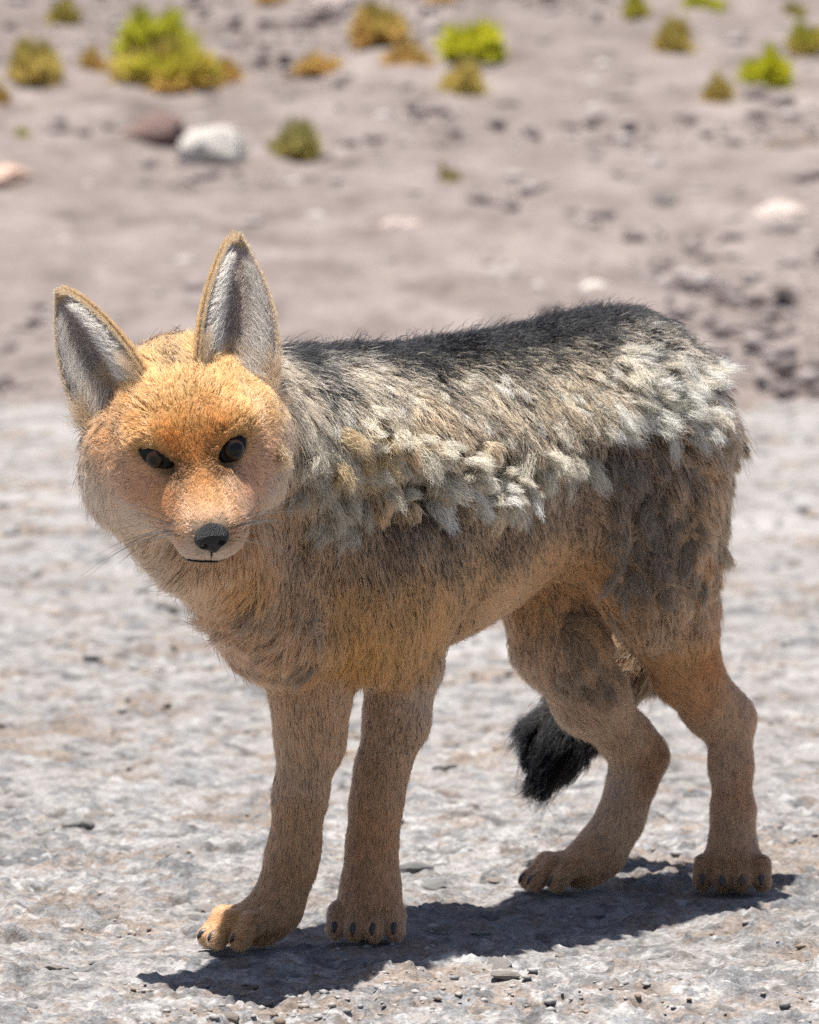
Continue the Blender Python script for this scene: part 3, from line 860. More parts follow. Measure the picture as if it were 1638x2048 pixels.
if len(mp) > 3:
    child('mouth', *tube(mp, [0.0004] + [0.0009] * (len(mp) - 2) + [0.0004]), M_lid)
ph = [hit(423, v)[0] for v in (1098, 1104, 1110, 1116)]
child('philtrum', *tube([p_ for p_ in ph if p_ is not None], 0.0009), M_lid)

# claws --------------------------------------------------------------------
M_claw = plain('claw_horn', (0.035, 0.032, 0.035), 0.35, 0.5, 500, 0.0002)
for c_, d_, w_ in claws:
    c_ = c_ - d_ * 0.003; pts = [c_ - d_ * 0.006 + ZZ * 0.002, c_, c_ + d_ * 0.0035 - ZZ * 0.001, c_ + d_ * 0.0062 - ZZ * 0.0038, c_ + d_ * 0.0072 - ZZ * 0.0065]
    child('claw', *tube(pts, [0.0026, 0.0026, 0.0023, 0.0015, 0.0004], 8), M_claw)
# ------------------------------------------------------------------ coat
def hair_mat(name, attr, rough=0.55):
    m, n, l, b = mat(name)
    at = n.new('ShaderNodeAttribute'); at.attribute_name = attr
    l.new(at.outputs['Color'], b.inputs['Base Color'])
    b.inputs['Roughness'].default_value = rough; b.inputs['Specular IOR Level'].default_value = 0.08
    h = n.new('ShaderNodeBsdfHairPrincipled'); h.parametrization = 'COLOR'
    l.new(at.outputs['Color'], h.inputs['Color'])
    h.inputs['IOR'].default_value = 1.4
    h.inputs['Roughness'].default_value = 0.35; h.inputs['Radial Roughness'].default_value = 0.6
    ms = n.new('ShaderNodeMixShader'); ms.inputs[0].default_value = 0.5
    l.new(b.outputs[0], ms.inputs[1]); l.new(h.outputs[0], ms.inputs[2])
    l.new(ms.outputs[0], n['Material Output'].inputs[0])
    return m
M_hair = hair_mat('fur', 'tint')

BLACK = (0.007, 0.007, 0.008)
# control points read off the coat: u, v, group, comb direction in the picture, length mm, lift, root colour, tip colour, share of black tipped hairs, clumping
CP = [
 # face
 (425, 1000, 'head', (-0.05, -1), 4, 0.35, (.50, .30, .15), (.62, .40, .20), 0, .25),
 (425, 1040, 'head', (-0.05, -1), 3, 0.4, (.66, .48, .33), (.80, .62, .46), 0, .25),
 (405, 950, 'head', (-0.1, -1), 5, 0.35, (.48, .26, .10), (.62, .34, .13), 0, .3),
 (392, 905, 'head', (-0.1, -1), 6, 0.4, (.38, .19, .07), (.52, .26, .085), .1, .35),
 (380, 850, 'head', (-0.15, -1), 8, 0.45, (.44, .24, .08), (.60, .34, .11), .12, .45),
 (365, 780, 'head', (-0.2, -1), 10, 0.45, (.44, .25, .09), (.60, .36, .125), .15, .5),
 (350, 715, 'head', (-0.2, -1), 12, 0.5, (.32, .20, .10), (.42, .26, .11), .35, .5),
 (338, 672, 'head', (-0.1, -1), 13, 0.6, (.22, .15, .09), (.26, .17, .09), .6, .5),
 (300, 800, 'head', (-0.7, -0.7), 11, 0.5, (.50, .29, .10), (.68, .42, .15), .08, .5),
 (450, 780, 'head', (0.5, -0.85), 11, 0.5, (.52, .30, .10), (.70, .44, .16), .08, .5),
 (300, 745, 'head', (-0.5, -0.85), 11, 0.5, (.58, .37, .14), (.78, .54, .22), 0, .5),
 (420, 715, 'head', (0.3, -0.95), 11, 0.5, (.54, .33, .12), (.72, .47, .18), .03, .5),
 (520, 800, 'head', (0.8, -0.5), 14, 0.5, (.58, .40, .18), (.80, .60, .30), 0, .6),
 (480, 845, 'head', (0.6, -0.7), 8, 0.5, (.50, .27, .08), (.66, .40, .14), .05, .5),
 (445, 865, 'head', (0.3, -0.9), 6, 0.4, (.42, .19, .055), (.54, .24, .06), 0, .4),
 (345, 880, 'head', (-0.4, -0.9), 6, 0.4, (.42, .20, .06), (.54, .26, .075), 0, .4),
 (280, 870, 'head', (-0.8, -0.5), 8, 0.5, (.54, .33, .13), (.68, .44, .18), .03, .45),
 (240, 850, 'head', (-0.85, -0.2), 11, 0.5, (.46, .29, .14), (.58, .37, .18), .12, .5),
 (200, 830, 'head', (-0.8, 0.3), 14, 0.55, (.40, .28, .17), (.52, .37, .22), .2, .5),
 (175, 900, 'head', (-0.7, 0.7), 20, 0.5, (.62, .52, .40), (.80, .71, .58), .12, .6),
 (190, 975, 'head', (-0.5, 0.85), 22, 0.5, (.74, .66, .55), (.90, .83, .73), 0, .6),
 (245, 945, 'head', (-0.8, 0.5), 11, 0.4, (.54, .39, .28), (.66, .49, .36), .03, .4),
 (290, 965, 'head', (-0.85, 0.3), 7, 0.35, (.50, .33, .23), (.62, .42, .30), .02, .35),
 (325, 985, 'head', (-0.8, 0.1), 5, 0.35, (.44, .25, .12), (.56, .33, .17), 0, .3),
 (270, 1030, 'head', (-0.75, 0.6), 13, 0.4, (.72, .60, .48), (.86, .75, .62), 0, .45),
 (320, 1060, 'head', (-0.7, 0.65), 9, 0.35, (.72, .60, .48), (.86, .75, .62), 0, .4),
 (360, 1075, 'head', (-0.8, 0.3), 4, 0.3, (.44, .31, .20), (.52, .37, .24), .04, .2),
 (385, 1105, 'head', (-0.7, 0.5), 3, 0.3, (.66, .55, .45), (.82, .72, .62), .04, .2),
 (462, 1080, 'head', (0.8, 0.3), 4, 0.3, (.44, .30, .19), (.52, .37, .24), .04, .2),
 (445, 1104, 'head', (0.6, 0.5), 3, 0.3, (.66, .55, .45), (.82, .72, .62), 0, .2),
 (412, 1127, 'head', (0, 0.9), 4, 0.3, (.16, .105, .075), (.26, .18, .13), .1, .2),
 (480, 1000, 'head', (0.7, 0.6), 6, 0.35, (.62, .47, .34), (.74, .58, .43), 0, .35),
 (495, 960, 'head', (0.85, 0.3), 7, 0.35, (.50, .33, .23), (.62, .42, .30), 0, .35),
 (535, 910, 'head', (0.9, 0.2), 13, 0.4, (.54, .39, .28), (.66, .49, .36), .02, .4),
 (560, 850, 'head', (0.9, 0.1), 18, 0.5, (.54, .40, .24), (.70, .55, .36), .02, .5),
 (545, 970, 'head', (0.85, 0.6), 18, 0.4, (.72, .60, .48), (.86, .75, .62), 0, .5),
 (510, 1030, 'head', (0.7, 0.8), 13, 0.4, (.72, .60, .48), (.86, .75, .62), 0, .45),
 (356, 948, 'head', (-0.3, 1), 4, 0.35, (.12, .065, .035), (.17, .09, .05), .2, .3),
 (436, 940, 'head', (0.3, 1), 4, 0.35, (.14, .075, .04), (.20, .11, .055), .2, .3),
 (240, 1050, 'head', (-0.5, 0.9), 20, 0.4, (.70, .60, .48), (.86, .77, .64), 0, .55),
 (310, 1090, 'head', (-0.5, 0.9), 20, 0.4, (.66, .54, .40), (.82, .69, .53), .04, .55),
 (390, 1160, 'head', (-0.3, 1), 20, 0.35, (.66, .52, .37), (.80, .65, .48), 0, .5),
 # throat, chest
 (430, 1170, 'torso', (-0.3, 1), 22, 0.35, (.66, .52, .37), (.80, .65, .48), 0, .5),
 (360, 1150, 'torso', (-0.6, 0.9), 24, 0.45, (.50, .40, .30), (.64, .53, .40), .12, .5),
 (500, 1150, 'torso', (0, 1), 22, 0.3, (.46, .29, .13), (.58, .38, .18), .2, .5),
 (480, 1250, 'torso', (-0.4, 1), 30, 0.4, (.46, .33, .23), (.58, .44, .31), .08, .75),
 (570, 1260, 'torso', (-0.1, 1), 30, 0.4, (.46, .33, .23), (.56, .42, .30), .12, .8),
 (540, 1340, 'torso', (-0.2, 1), 24, 0.4, (.50, .36, .23), (.62, .46, .30), .03, .6),
 (640, 1320, 'torso', (0.1, 1), 20, 0.35, (.46, .32, .19), (.58, .42, .25), .04, .55),
 (600, 1160, 'torso', (0.1, 1), 20, 0.3, (.36, .25, .15), (.46, .33, .20), .35, .55),
 (700, 1200, 'torso', (0.2, 1), 17, 0.3, (.40, .26, .12), (.52, .35, .17), .35, .5),
 (720, 1290, 'torso', (0.1, 1), 17, 0.35, (.50, .32, .12), (.60, .40, .16), .12, .5),
 (600, 1080, 'torso', (0.15, 1), 19, 0.3, (.36, .26, .18), (.45, .33, .22), .45, .55),
 (560, 1040, 'torso', (0.4, 1), 18, 0.3, (.42, .31, .21), (.52, .39, .27), .2, .5),
 (720, 1100, 'torso', (0.25, 1), 16, 0.3, (.30, .22, .15), (.38, .28, .19), .5, .6),
 (820, 1200, 'torso', (0.35, 1), 15, 0.3, (.42, .28, .14), (.54, .36, .17), .3, .5),
 (870, 1230, 'torso', (0.5, 1), 14, 0.3, (.54, .36, .16), (.64, .43, .20), .05, .4),
 (780, 1060, 'torso', (0.3, 1), 15, 0.3, (.18, .13, .10), (.24, .18, .13), .55, .6),
 # spine
 (560, 728, 'torso', (0.6, 0.15), 24, 0.9, (.14, .13, .12), (.03, .03, .035), .9, .35),
 (700, 700, 'torso', (0.5, 0.1), 24, 1.0, (.14, .13, .11), (.03, .03, .035), .92, .35),
 (850, 672, 'torso', (0.5, 0.05), 22, 1.0, (.14, .125, .10), (.03, .03, .035), .95, .3),
 (1000, 650, 'torso', (0.5, 0.0), 22, 1.0, (.14, .125, .10), (.03, .03, .035), .95, .3),
 (1150, 636, 'torso', (0.5, 0.0), 24, 1.0, (.14, .125, .10), (.03, .03, .035), .95, .35),
 (1300, 632, 'torso', (0.5, -0.2), 30, 1.1, (.13, .12, .10), (.03, .03, .03), .95, .5),
 (1370, 700, 'torso', (0.6, 0.3), 24, 0.9, (.30, .28, .24), (.20, .18, .16), .6, .6),
 (1420, 770, 'torso', (0.6, 0.5), 24, 0.8, (.42, .37, .30), (.40, .35, .28), .4, .7),
 # upper flank, grizzled cape
 (590, 800, 'torso', (0.5, 0.9), 24, 0.5, (.58, .54, .46), (.74, .70, .60), .12, .6),
 (640, 780, 'torso', (0.5, 0.8), 24, 0.5, (.48, .46, .42), (.58, .56, .50), .42, .5),
 (720, 760, 'torso', (0.5, 0.8), 24, 0.5, (.52, .48, .40), (.62, .58, .48), .34, .5),
 (720, 840, 'torso', (0.3, 0.9), 26, 0.55, (.54, .48, .36), (.66, .60, .46), .3, .6),
 (850, 760, 'torso', (0.4, 0.9), 24, 0.5, (.42, .38, .30), (.50, .45, .35), .5, .5),
 (850, 860, 'torso', (0.25, 0.95), 28, 0.6, (.56, .47, .33), (.68, .58, .42), .2, .6),
 (1000, 740, 'torso', (0.3, 0.95), 22, 0.5, (.42, .38, .29), (.50, .45, .34), .55, .45),
 (1000, 850, 'torso', (0.3, 0.95), 26, 0.6, (.54, .48, .37), (.66, .59, .46), .25, .6),
 (1130, 700, 'torso', (0.4, 0.9), 22, 0.55, (.44, .39, .29), (.52, .46, .34), .5, .5),
 (1130, 800, 'torso', (0.4, 0.9), 24, 0.55, (.54, .47, .35), (.66, .58, .43), .25, .6),
 (1250, 700, 'torso', (0.5, 0.8), 26, 0.6, (.56, .52, .44), (.70, .66, .57), .25, .7),
 (1330, 740, 'torso', (0.6, 0.7), 28, 0.6, (.60, .56, .48), (.76, .72, .63), .12, .75),
 (1250, 790, 'torso', (0.5, 0.85), 26, 0.6, (.54, .48, .38), (.66, .59, .48), .2, .7),
 (1400, 800, 'torso', (0.6, 0.8), 28, 0.6, (.56, .50, .40), (.70, .63, .52), .15, .8),
 (1100, 880, 'torso', (0.35, 0.95), 22, 0.5, (.46, .40, .31), (.56, .49, .38), .25, .6),
 # lower flank, short new coat
 (650, 1000, 'torso', (0.25, 1), 20, 0.5, (.42, .36, .27), (.54, .46, .35), .2, .7),
 (820, 1010, 'torso', (0.4, 1), 16, 0.35, (.34, .28, .22), (.42, .35, .27), .4, .5),
 (900, 1060, 'torso', (0.5, 0.9), 12, 0.3, (.28, .21, .15), (.34, .26, .18), .5, .45),
 (1000, 1000, 'torso', (0.5, 0.9), 15, 0.35, (.36, .28, .21), (.42, .34, .25), .35, .5),
 (1000, 1080, 'torso', (0.6, 0.8), 10, 0.3, (.27, .20, .14), (.34, .25, .17), .5, .35),
 (950, 1150, 'torso', (0.6, 0.8), 11, 0.3, (.42, .29, .16), (.50, .35, .19), .25, .35),
 (1000, 1200, 'torso', (0.7, 0.7), 14, 0.35, (.60, .44, .27), (.70, .54, .35), 0, .4),
 (1100, 1130, 'torso', (0.7, 0.6), 11, 0.3, (.48, .32, .17), (.58, .40, .22), .12, .35),
 (1150, 1000, 'torso', (0.6, 0.85), 12, 0.3, (.30, .22, .16), (.38, .28, .20), .45, .4),
 (1150, 930, 'torso', (0.5, 0.9), 16, 0.4, (.34, .27, .21), (.42, .34, .27), .35, .5),
 # haunch
 (1250, 900, 'torso', (0.4, 0.95), 18, 0.4, (.28, .22, .17), (.36, .28, .22), .4, .7),
 (1280, 980, 'torso', (0.2, 1), 18, 0.4, (.24, .18, .14), (.32, .24, .18), .45, .85),
 (1300, 1080, 'torso', (0.1, 1), 20, 0.4, (.26, .20, .16), (.34, .27, .21), .4, .9),
 (1250, 1130, 'torso', (0.3, 1), 18, 0.4, (.30, .22, .15), (.38, .28, .19), .3, .8),
 (1380, 950, 'torso', (0.3, 1), 22, 0.45, (.30, .23, .17), (.40, .31, .23), .35, .85),
 (1390, 1080, 'torso', (0.2, 1), 22, 0.45, (.34, .26, .19), (.42, .33, .24), .25, .9),
 (1450, 930, 'torso', (0.6, 0.7), 26, 0.6, (.46, .32, .18), (.60, .44, .27), .12, .8),
 (1465, 1030, 'torso', (0.6, 0.8), 26, 0.55, (.50, .36, .21), (.66, .51, .33), .05, .8),
 (1455, 1120, 'torso', (0.3, 0.9), 18, 0.4, (.44, .30, .18), (.54, .38, .23), .05, .5),
 (1190, 1150, 'torso', (0.4, 1), 14, 0.3, (.44, .28, .14), (.52, .34, .17), .15, .5),
 # hind legs
 (1290, 1200, 'RL', (0.3, 1), 16, 0.35, (.34, .24, .15), (.42, .30, .19), .25, .7),
 (1390, 1200, 'RL', (0.2, 1), 18, 0.4, (.40, .29, .19), (.50, .36, .24), .12, .7),
 (1350, 1300, 'RL', (0.4, 1), 14, 0.35, (.42, .28, .15), (.50, .34, .18), .12, .55),
 (1430, 1310, 'RL', (0.2, 1), 12, 0.35, (.38, .19, .075), (.46, .23, .09), .05, .5),
 (1400, 1390, 'RL', (0.5, 0.9), 12, 0.35, (.42, .26, .14), (.50, .32, .18), .05, .5),
 (1440, 1450, 'RL', (0.2, 1), 10, 0.35, (.44, .33, .23), (.54, .41, .29), .05, .5),
 (1462, 1540, 'RL', (0.05, 1), 9, 0.3, (.44, .33, .23), (.54, .41, .30), .08, .5),
 (1490, 1560, 'RL', (0.1, 1), 9, 0.3, (.38, .22, .12), (.46, .28, .16), .05, .5),
 (1465, 1660, 'RL', (0, 1), 8, 0.3, (.38, .27, .18), (.46, .33, .23), .05, .45),
 (1460, 1730, 'RL', (0, 1), 8, 0.3, (.28, .18, .105), (.36, .235, .14), .05, .5),
 (1460, 1765, 'RL', (0, 1), 6, 0.3, (.20, .13, .08), (.26, .17, .10), .1, .4),
 (1090, 1230, 'RR', (0.3, 1), 22, 0.35, (.46, .35, .24), (.56, .44, .31), .1, .7),
 (1180, 1280, 'RR', (0.5, 0.9), 24, 0.4, (.40, .29, .19), (.48, .36, .24), .2, .85),
 (1150, 1380, 'RR', (0.7, 0.8), 18, 0.35, (.46, .35, .25), (.54, .42, .31), .08, .7),
 (1230, 1440, 'RR', (0.6, 0.9), 14, 0.35, (.46, .35, .25), (.54, .42, .30), .05, .6),
 (1230, 1540, 'RR', (0.1, 1), 10, 0.3, (.46, .36, .26), (.56, .44, .33), .04, .5),
 (1310, 1540, 'RR', (-0.3, 1), 10, 0.35, (.30, .18, .10), (.36, .22, .125), .1, .5),
 (1215, 1640, 'RR', (-0.4, 0.9), 9, 0.3, (.44, .33, .23), (.52, .40, .28), .04, .5),
 (1180, 1720, 'RR', (-0.6, 0.7), 9, 0.3, (.36, .24, .15), (.44, .30, .19), .04, .5),
 (1090, 1740, 'RR', (-0.7, 0.4), 9, 0.35, (.30, .19, .11), (.40, .26, .155), .04, .5),
 # forelegs
 (800, 1340, 'FL', (0, 1), 14, 0.35, (.46, .34, .23), (.56, .42, .29), .12, .6),
 (840, 1380, 'FL', (0, 1), 12, 0.35, (.46, .36, .27), (.56, .45, .34), .08, .55),
 (790, 1450, 'FL', (-0.1, 1), 11, 0.3, (.42, .31, .21), (.52, .39, .27), .18, .55),
 (760, 1560, 'FL', (-0.15, 1), 10, 0.3, (.38, .26, .16), (.46, .32, .20), .1, .5),
 (745, 1660, 'FL', (0, 1), 9, 0.3, (.38, .235, .13), (.46, .29, .165), .05, .5),
 (740, 1760, 'FL', (0, 1), 9, 0.3, (.36, .225, .13), (.44, .285, .17), .04, .5),
 (735, 1840, 'FL', (0, 1), 9, 0.3, (.34, .22, .135), (.42, .28, .18), .03, .55),
 (730, 1875, 'FL', (0, 1), 9, 0.3, (.50, .39, .28), (.64, .52, .40), .03, .5),
 (610, 1420, 'FR', (0.05, 1), 16, 0.35, (.46, .34, .22), (.56, .42, .28), .1, .6),
 (670, 1430, 'FR', (0, 1), 13, 0.35, (.46, .33, .21), (.54, .40, .26), .08, .55),
 (600, 1540, 'FR', (0, 1), 11, 0.3, (.42, .32, .22), (.52, .40, .28), .1, .5),
 (590, 1650, 'FR', (-0.05, 1), 10, 0.3, (.38, .255, .15), (.46, .32, .19), .06, .5),
 (570, 1760, 'FR', (-0.3, 1), 9, 0.3, (.34, .22, .125), (.42, .28, .165), .05, .5),
 (530, 1840, 'FR', (-0.6, 0.7), 9, 0.3, (.32, .205, .12), (.40, .265, .16), .04, .5),
 (460, 1850, 'FR', (-0.8, 0.3), 10, 0.4, (.40, .24, .10), (.54, .34, .15), .02, .5),
 (420, 1875, 'FR', (-0.8, 0.5), 8, 0.4, (.48, .34, .20), (.64, .50, .34), 0, .5),
]
names = ['torso', 'head', 'tail', 'FL', 'FR', 'RR', 'RL']
# group of every body vertex
dmin = np.full((len(names), len(BV)), 1.0)
for g, kind, dt, k in prims:
    i = names.index(g)
    dmin[i] = np.minimum(dmin[i], sdf(kind, dt, BV))
vgrp = dmin.argmin(0)
cpos, cdir, cval, cgrp = [], [], [], []
def add_cp(p_, d_, vals, g):
    cpos.append(p_); cdir.append(np.asarray(d_) / np.linalg.norm(d_)); cval.append(vals); cgrp.append(names.index(g))
B0 = B(0, 0, 0)
for u, v, g, d_, ln, lift, c0, c1, gz, cl in CP:
    p_, nrm = hit(u, v)
    if p_ is None:
        yq = {'head': -0.13, 'torso': 0.2, 'FL': 0.04, 'FR': 0.0, 'RR': 0.31, 'RL': 0.32}[g]
        q_ = bvh.find_nearest(Vector(P(u, v, yq))); p_, nrm = np.array(q_[0]), np.array(q_[1])
    dd = RIGHT * d_[0] - UP * d_[1]
    if g == 'head' and v < 870:                # paler gold towards the crown
        c0 = (c0[0], c0[1] * 1.1, c0[2] * 1.25); c1 = (c1[0] * 1.05, c1[1] * 1.14, c1[2] * 1.35)
    vals = [ln, lift, *c0, *c1, gz, cl]
    add_cp(p_, dd, vals, g)
    if g == 'torso':                       # the far side of the trunk mirrors the near side
        lat = (p_ - B0) @ LT
        if lat > 0.02: add_cp(p_ - 2 * lat * LT, dd - 2 * (dd @ LT) * LT, vals, g)
for i, p_ in enumerate(TAIL):
    dd = (TAIL[min(i + 1, len(TAIL) - 1)] - TAIL[max(i - 1, 0)])
    blk = i >= 4
    add_cp(p_, dd, [34 if i > 2 else 26, 0.45, *((.30, .22, .14) if not blk else (.05, .04, .035)), *((.40, .29, .18) if not blk else (.012, .011, .012)), .4 if not blk else .9, .6], 'tail')
cpos, cdir, cval, cgrp = map(np.array, (cpos, cdir, cval, cgrp))
nV = len(BV)
att = np.zeros((nV, cval.shape[1])); adir = np.zeros((nV, 3))
for a in range(0, nV, 20000):
    p_ = BV[a:a + 20000]
    d = np.linalg.norm(p_[:, None] - cpos[None], axis=-1) + np.where(vgrp[a:a + 20000, None] == cgrp[None], 0, 0.05)
    w = 1 / (d * d + 0.006 ** 2) ** 2
    w /= w.sum(1)[:, None]
    att[a:a + 20000] = w @ cval; adir[a:a + 20000] = w @ cdir
E0 = np.concatenate([BQ[:, [0, 1]], BQ[:, [1, 2]], BQ[:, [2, 3]], BQ[:, [3, 0]]])
def smooth(x, it):
    cnt = np.bincount(E0[:, 0], minlength=nV) + np.bincount(E0[:, 1], minlength=nV) + 1.0
    for _ in range(it):
        y = x.copy()
        for c in range(x.shape[1]):
            y[:, c] += np.bincount(E0[:, 0], weights=x[E0[:, 1], c], minlength=nV) + np.bincount(E0[:, 1], weights=x[E0[:, 0], c], minlength=nV)
        x = y / cnt[:, None]
    return x
# black stripe along the spine
lat_ = (BV - B0) @ LT; s_ = -((BV - B0) @ AX)
wsp = np.clip(1.35 - np.abs(lat_) / 0.030, 0, 1) * np.clip((BV[:, 2] - 0.36) / 0.03, 0, 1) * np.clip((s_ + 0.06) / 0.05, 0, 1) * np.clip((0.46 - s_) / 0.04, 0, 1) * (vgrp == 0)
tgt = np.array([23, 1.5, .035, .032, .03, .016, .016, .018, 1.0, .35])
att = att * (1 - wsp[:, None]) + tgt * wsp[:, None]
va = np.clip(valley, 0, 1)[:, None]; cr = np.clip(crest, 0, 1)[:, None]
wool = np.concatenate([np.full((nV, 1), 15.), np.full((nV, 1), .6), np.tile((.62, .52, .36), (nV, 1)), np.tile((.90, .80, .60), (nV, 1)), np.full((nV, 1), .08), np.full((nV, 1), .8)], 1)
og = np.clip((noise3(BV, 0.03) - 0.5) * 6, 0, 1)[:, None] * np.clip((820 - pu) / 60, 0, 1)[:, None]
wool[:, 2:5] = wool[:, 2:5] * (1 - og) + np.array((.58, .40, .20)) * og; wool[:, 5:8] = wool[:, 5:8] * (1 - og) + np.array((.86, .62, .34)) * og
att = att * (1 - cr) + wool * cr
att[:, 2:8] *= 1 - 0.72 * va; att[:, 0:1] *= 1 - 0.45 * va  # lump hollows coloured darker: dark new coat plus painted shade between the tufts
leg = (vgrp >= 3) & (BV[:, 2] < 0.2)
att[leg, 0] *= 0.75; att[leg, 9] *= 0.5; att[leg, 1] *= 0.85
att[leg & (BV[:, 2] < 0.045), 0] *= 0.9
for ap, xa, ya, out, W, hg in EYES:
    q_ = BV - ap
    e = np.sqrt(((q_ @ xa) / (W * 0.5)) ** 2 + ((q_ @ ya) / (hg * 0.5)) ** 2)
    f = np.clip((2.6 - e) / 1.2, 0, 1) * (np.linalg.norm(q_, axis=1) < 0.04)
    att[:, 0] *= 1 - 0.6 * f
    rad_ = xa[None] * (q_ @ xa)[:, None] + ya[None] * (q_ @ ya)[:, None]
    adir = adir * (1 - f[:, None]) + f[:, None] * rad_ / (np.linalg.norm(rad_, axis=1)[:, None] + 1e-9)
att = smooth(att, 5); adir = smooth(adir, 8)
BN = np.zeros((nV, 3), np.float32); body.data.vertices.foreach_get('normal', BN.ravel()) if False else None
nb_ = np.empty(nV * 3, np.float32); body.data.vertex_normals.foreach_get('vector', nb_); BN = smooth(nb_.reshape(-1, 3).astype(float), 3)
BN /= np.linalg.norm(BN, axis=1)[:, None]

# skin takes the colour of the undercoat
ca = body.data.color_attributes.new('tone', 'FLOAT_COLOR', 'POINT')
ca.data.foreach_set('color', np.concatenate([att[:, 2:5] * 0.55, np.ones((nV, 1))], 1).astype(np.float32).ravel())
nsk = M_skin.node_tree; ta = nsk.nodes.new('ShaderNodeAttribute'); ta.attribute_name = 'tone'
nsk.links.new(ta.outputs['Color'], nsk.nodes['Principled BSDF'].inputs['Base Color'])

# density: finer on the face, none on eyes, nose and soles; coarser where only the far side grows
dens = np.ones(nV)
dens *= np.interp(att[:, 0], [3, 8, 16, 30], [3.4, 1.9, 1.15, 0.95])
view = BV - CAM; view /= np.linalg.norm(view, axis=1)[:, None]
facing = -(view * BN).sum(1)
dens *= np.interp(facing, [-0.5, -0.15], [0.35, 1.0])
for ap, xa, ya, out, W, hg in EYES:
    q_ = BV - ap
    e = ((q_ @ xa) / (W * 0.52)) ** 2 + ((q_ @ ya) / (hg * 0.52)) ** 2
    dens[(e < 1.0) & (np.abs(q_ @ out) < 0.015)] = 0
qn = (BV - NC) @ HR
dens[(np.abs(qn[:, 0]) < 0.0125) & (np.abs(qn[:, 2]) < 0.0105) & (qn[:, 1] > -0.011)] = 0
dens[(BV[:, 2] < 0.004)] *= 0.15

T3 = np.concatenate([BQ[:, [0, 1, 2]], BQ[:, [0, 2, 3]]])
A3 = 0.5 * np.linalg.norm(np.cross(BV[T3[:, 1]] - BV[T3[:, 0]], BV[T3[:, 2]] - BV[T3[:, 0]]), axis=1)
def sample(nn, wv):
    wt = A3 * wv[T3].mean(1); cs = np.cumsum(wt); cs /= cs[-1]
    t = np.searchsorted(cs, rng.random(nn))
    r1, r2 = np.sqrt(rng.random(nn)), rng.random(nn)
    bc = np.stack([1 - r1, r1 * (1 - r2), r1 * r2], -1)
    return T3[t], bc
def interp(x, tri, bc): return (x[tri] * bc[..., None]).sum(1)
NP_ = 5
TT = np.linspace(0, 1, NP_)
def unit(x): return x / (np.linalg.norm(x, axis=-1, keepdims=True) + 1e-12)
def strand_frame(tri, bc, jit):
    p_ = interp(BV, tri, bc); nr = unit(interp(BN, tri, bc)); at_ = interp(att, tri, bc); d_ = interp(adir, tri, bc)
    d_ = d_ + rng.normal(size=d_.shape) * jit
    d_ = unit(d_ - nr * (d_ * nr).sum(-1, keepdims=True))
    return p_, nr, at_, d_
def shape(p_, nr, d_, L, lift):
    # rises with the lift, then lies over along the comb direction
    t = TT[None, :, None]
    lf = lift[:, None, None]
    c = nr[:, None] * lf * (t - 0.40 * t * t) + d_[:, None] * (0.55 * t + 0.45 * t * t)
    sc_ = L[:, None, None] / np.sqrt(1 + 0.55 * lf * lf)
    return p_[:, None] + c * sc_

def clumps(nc, size_jit, seed_w=None):
    tri, bc = sample(nc, np.ones(nV) if seed_w is None else seed_w)
    p_, nr, at_, d_ = strand_frame(tri, bc, size_jit)
    lift = at_[:, 1] * (0.7 + 0.7 * rng.random(nc)); L = at_[:, 0] * 0.001 * (0.85 + 0.35 * rng.random(nc))
    crv = shape(p_, nr, d_, L, lift)
    kd = kdtree.KDTree(nc)
    for i, q_ in enumerate(p_): kd.insert(q_, i)
    kd.balance()
    return kd, crv, rng.random(nc)
wclump = np.interp(att[:, 0], [4, 10, 25], [3.0, 1.2, 0.55])
kd1, cv1, cr1 = clumps(15000, 0.25, wclump)
kd2, cv2, cr2 = clumps(3000, 0.5, np.interp(att[:, 0], [4, 10, 25], [1.6, 1.0, 0.8]))

def make_curves(name, pos, rad, col, m, parent):
    hc_ = bpy.data.hair_curves.new(name)
    n_, k_ = pos.shape[:2]
    hc_.add_curves([k_] * n_)
    hc_.attributes['position'].data.foreach_set('vector', (pos - FO).astype(np.float32).ravel())
    ra = hc_.attributes.get('radius') or hc_.attributes.new('radius', 'FLOAT', 'POINT')
    ra.data.foreach_set('value', rad.astype(np.float32).ravel())
    ca_ = hc_.attributes.new('tint', 'FLOAT_COLOR', 'POINT')
    ca_.data.foreach_set('color', np.concatenate([col, np.ones(col.shape[:2] + (1,))], -1).astype(np.float32).ravel())
    hc_.materials.append(m)
    return tag(link(bpy.data.objects.new(name, hc_), parent), kind='stuff')

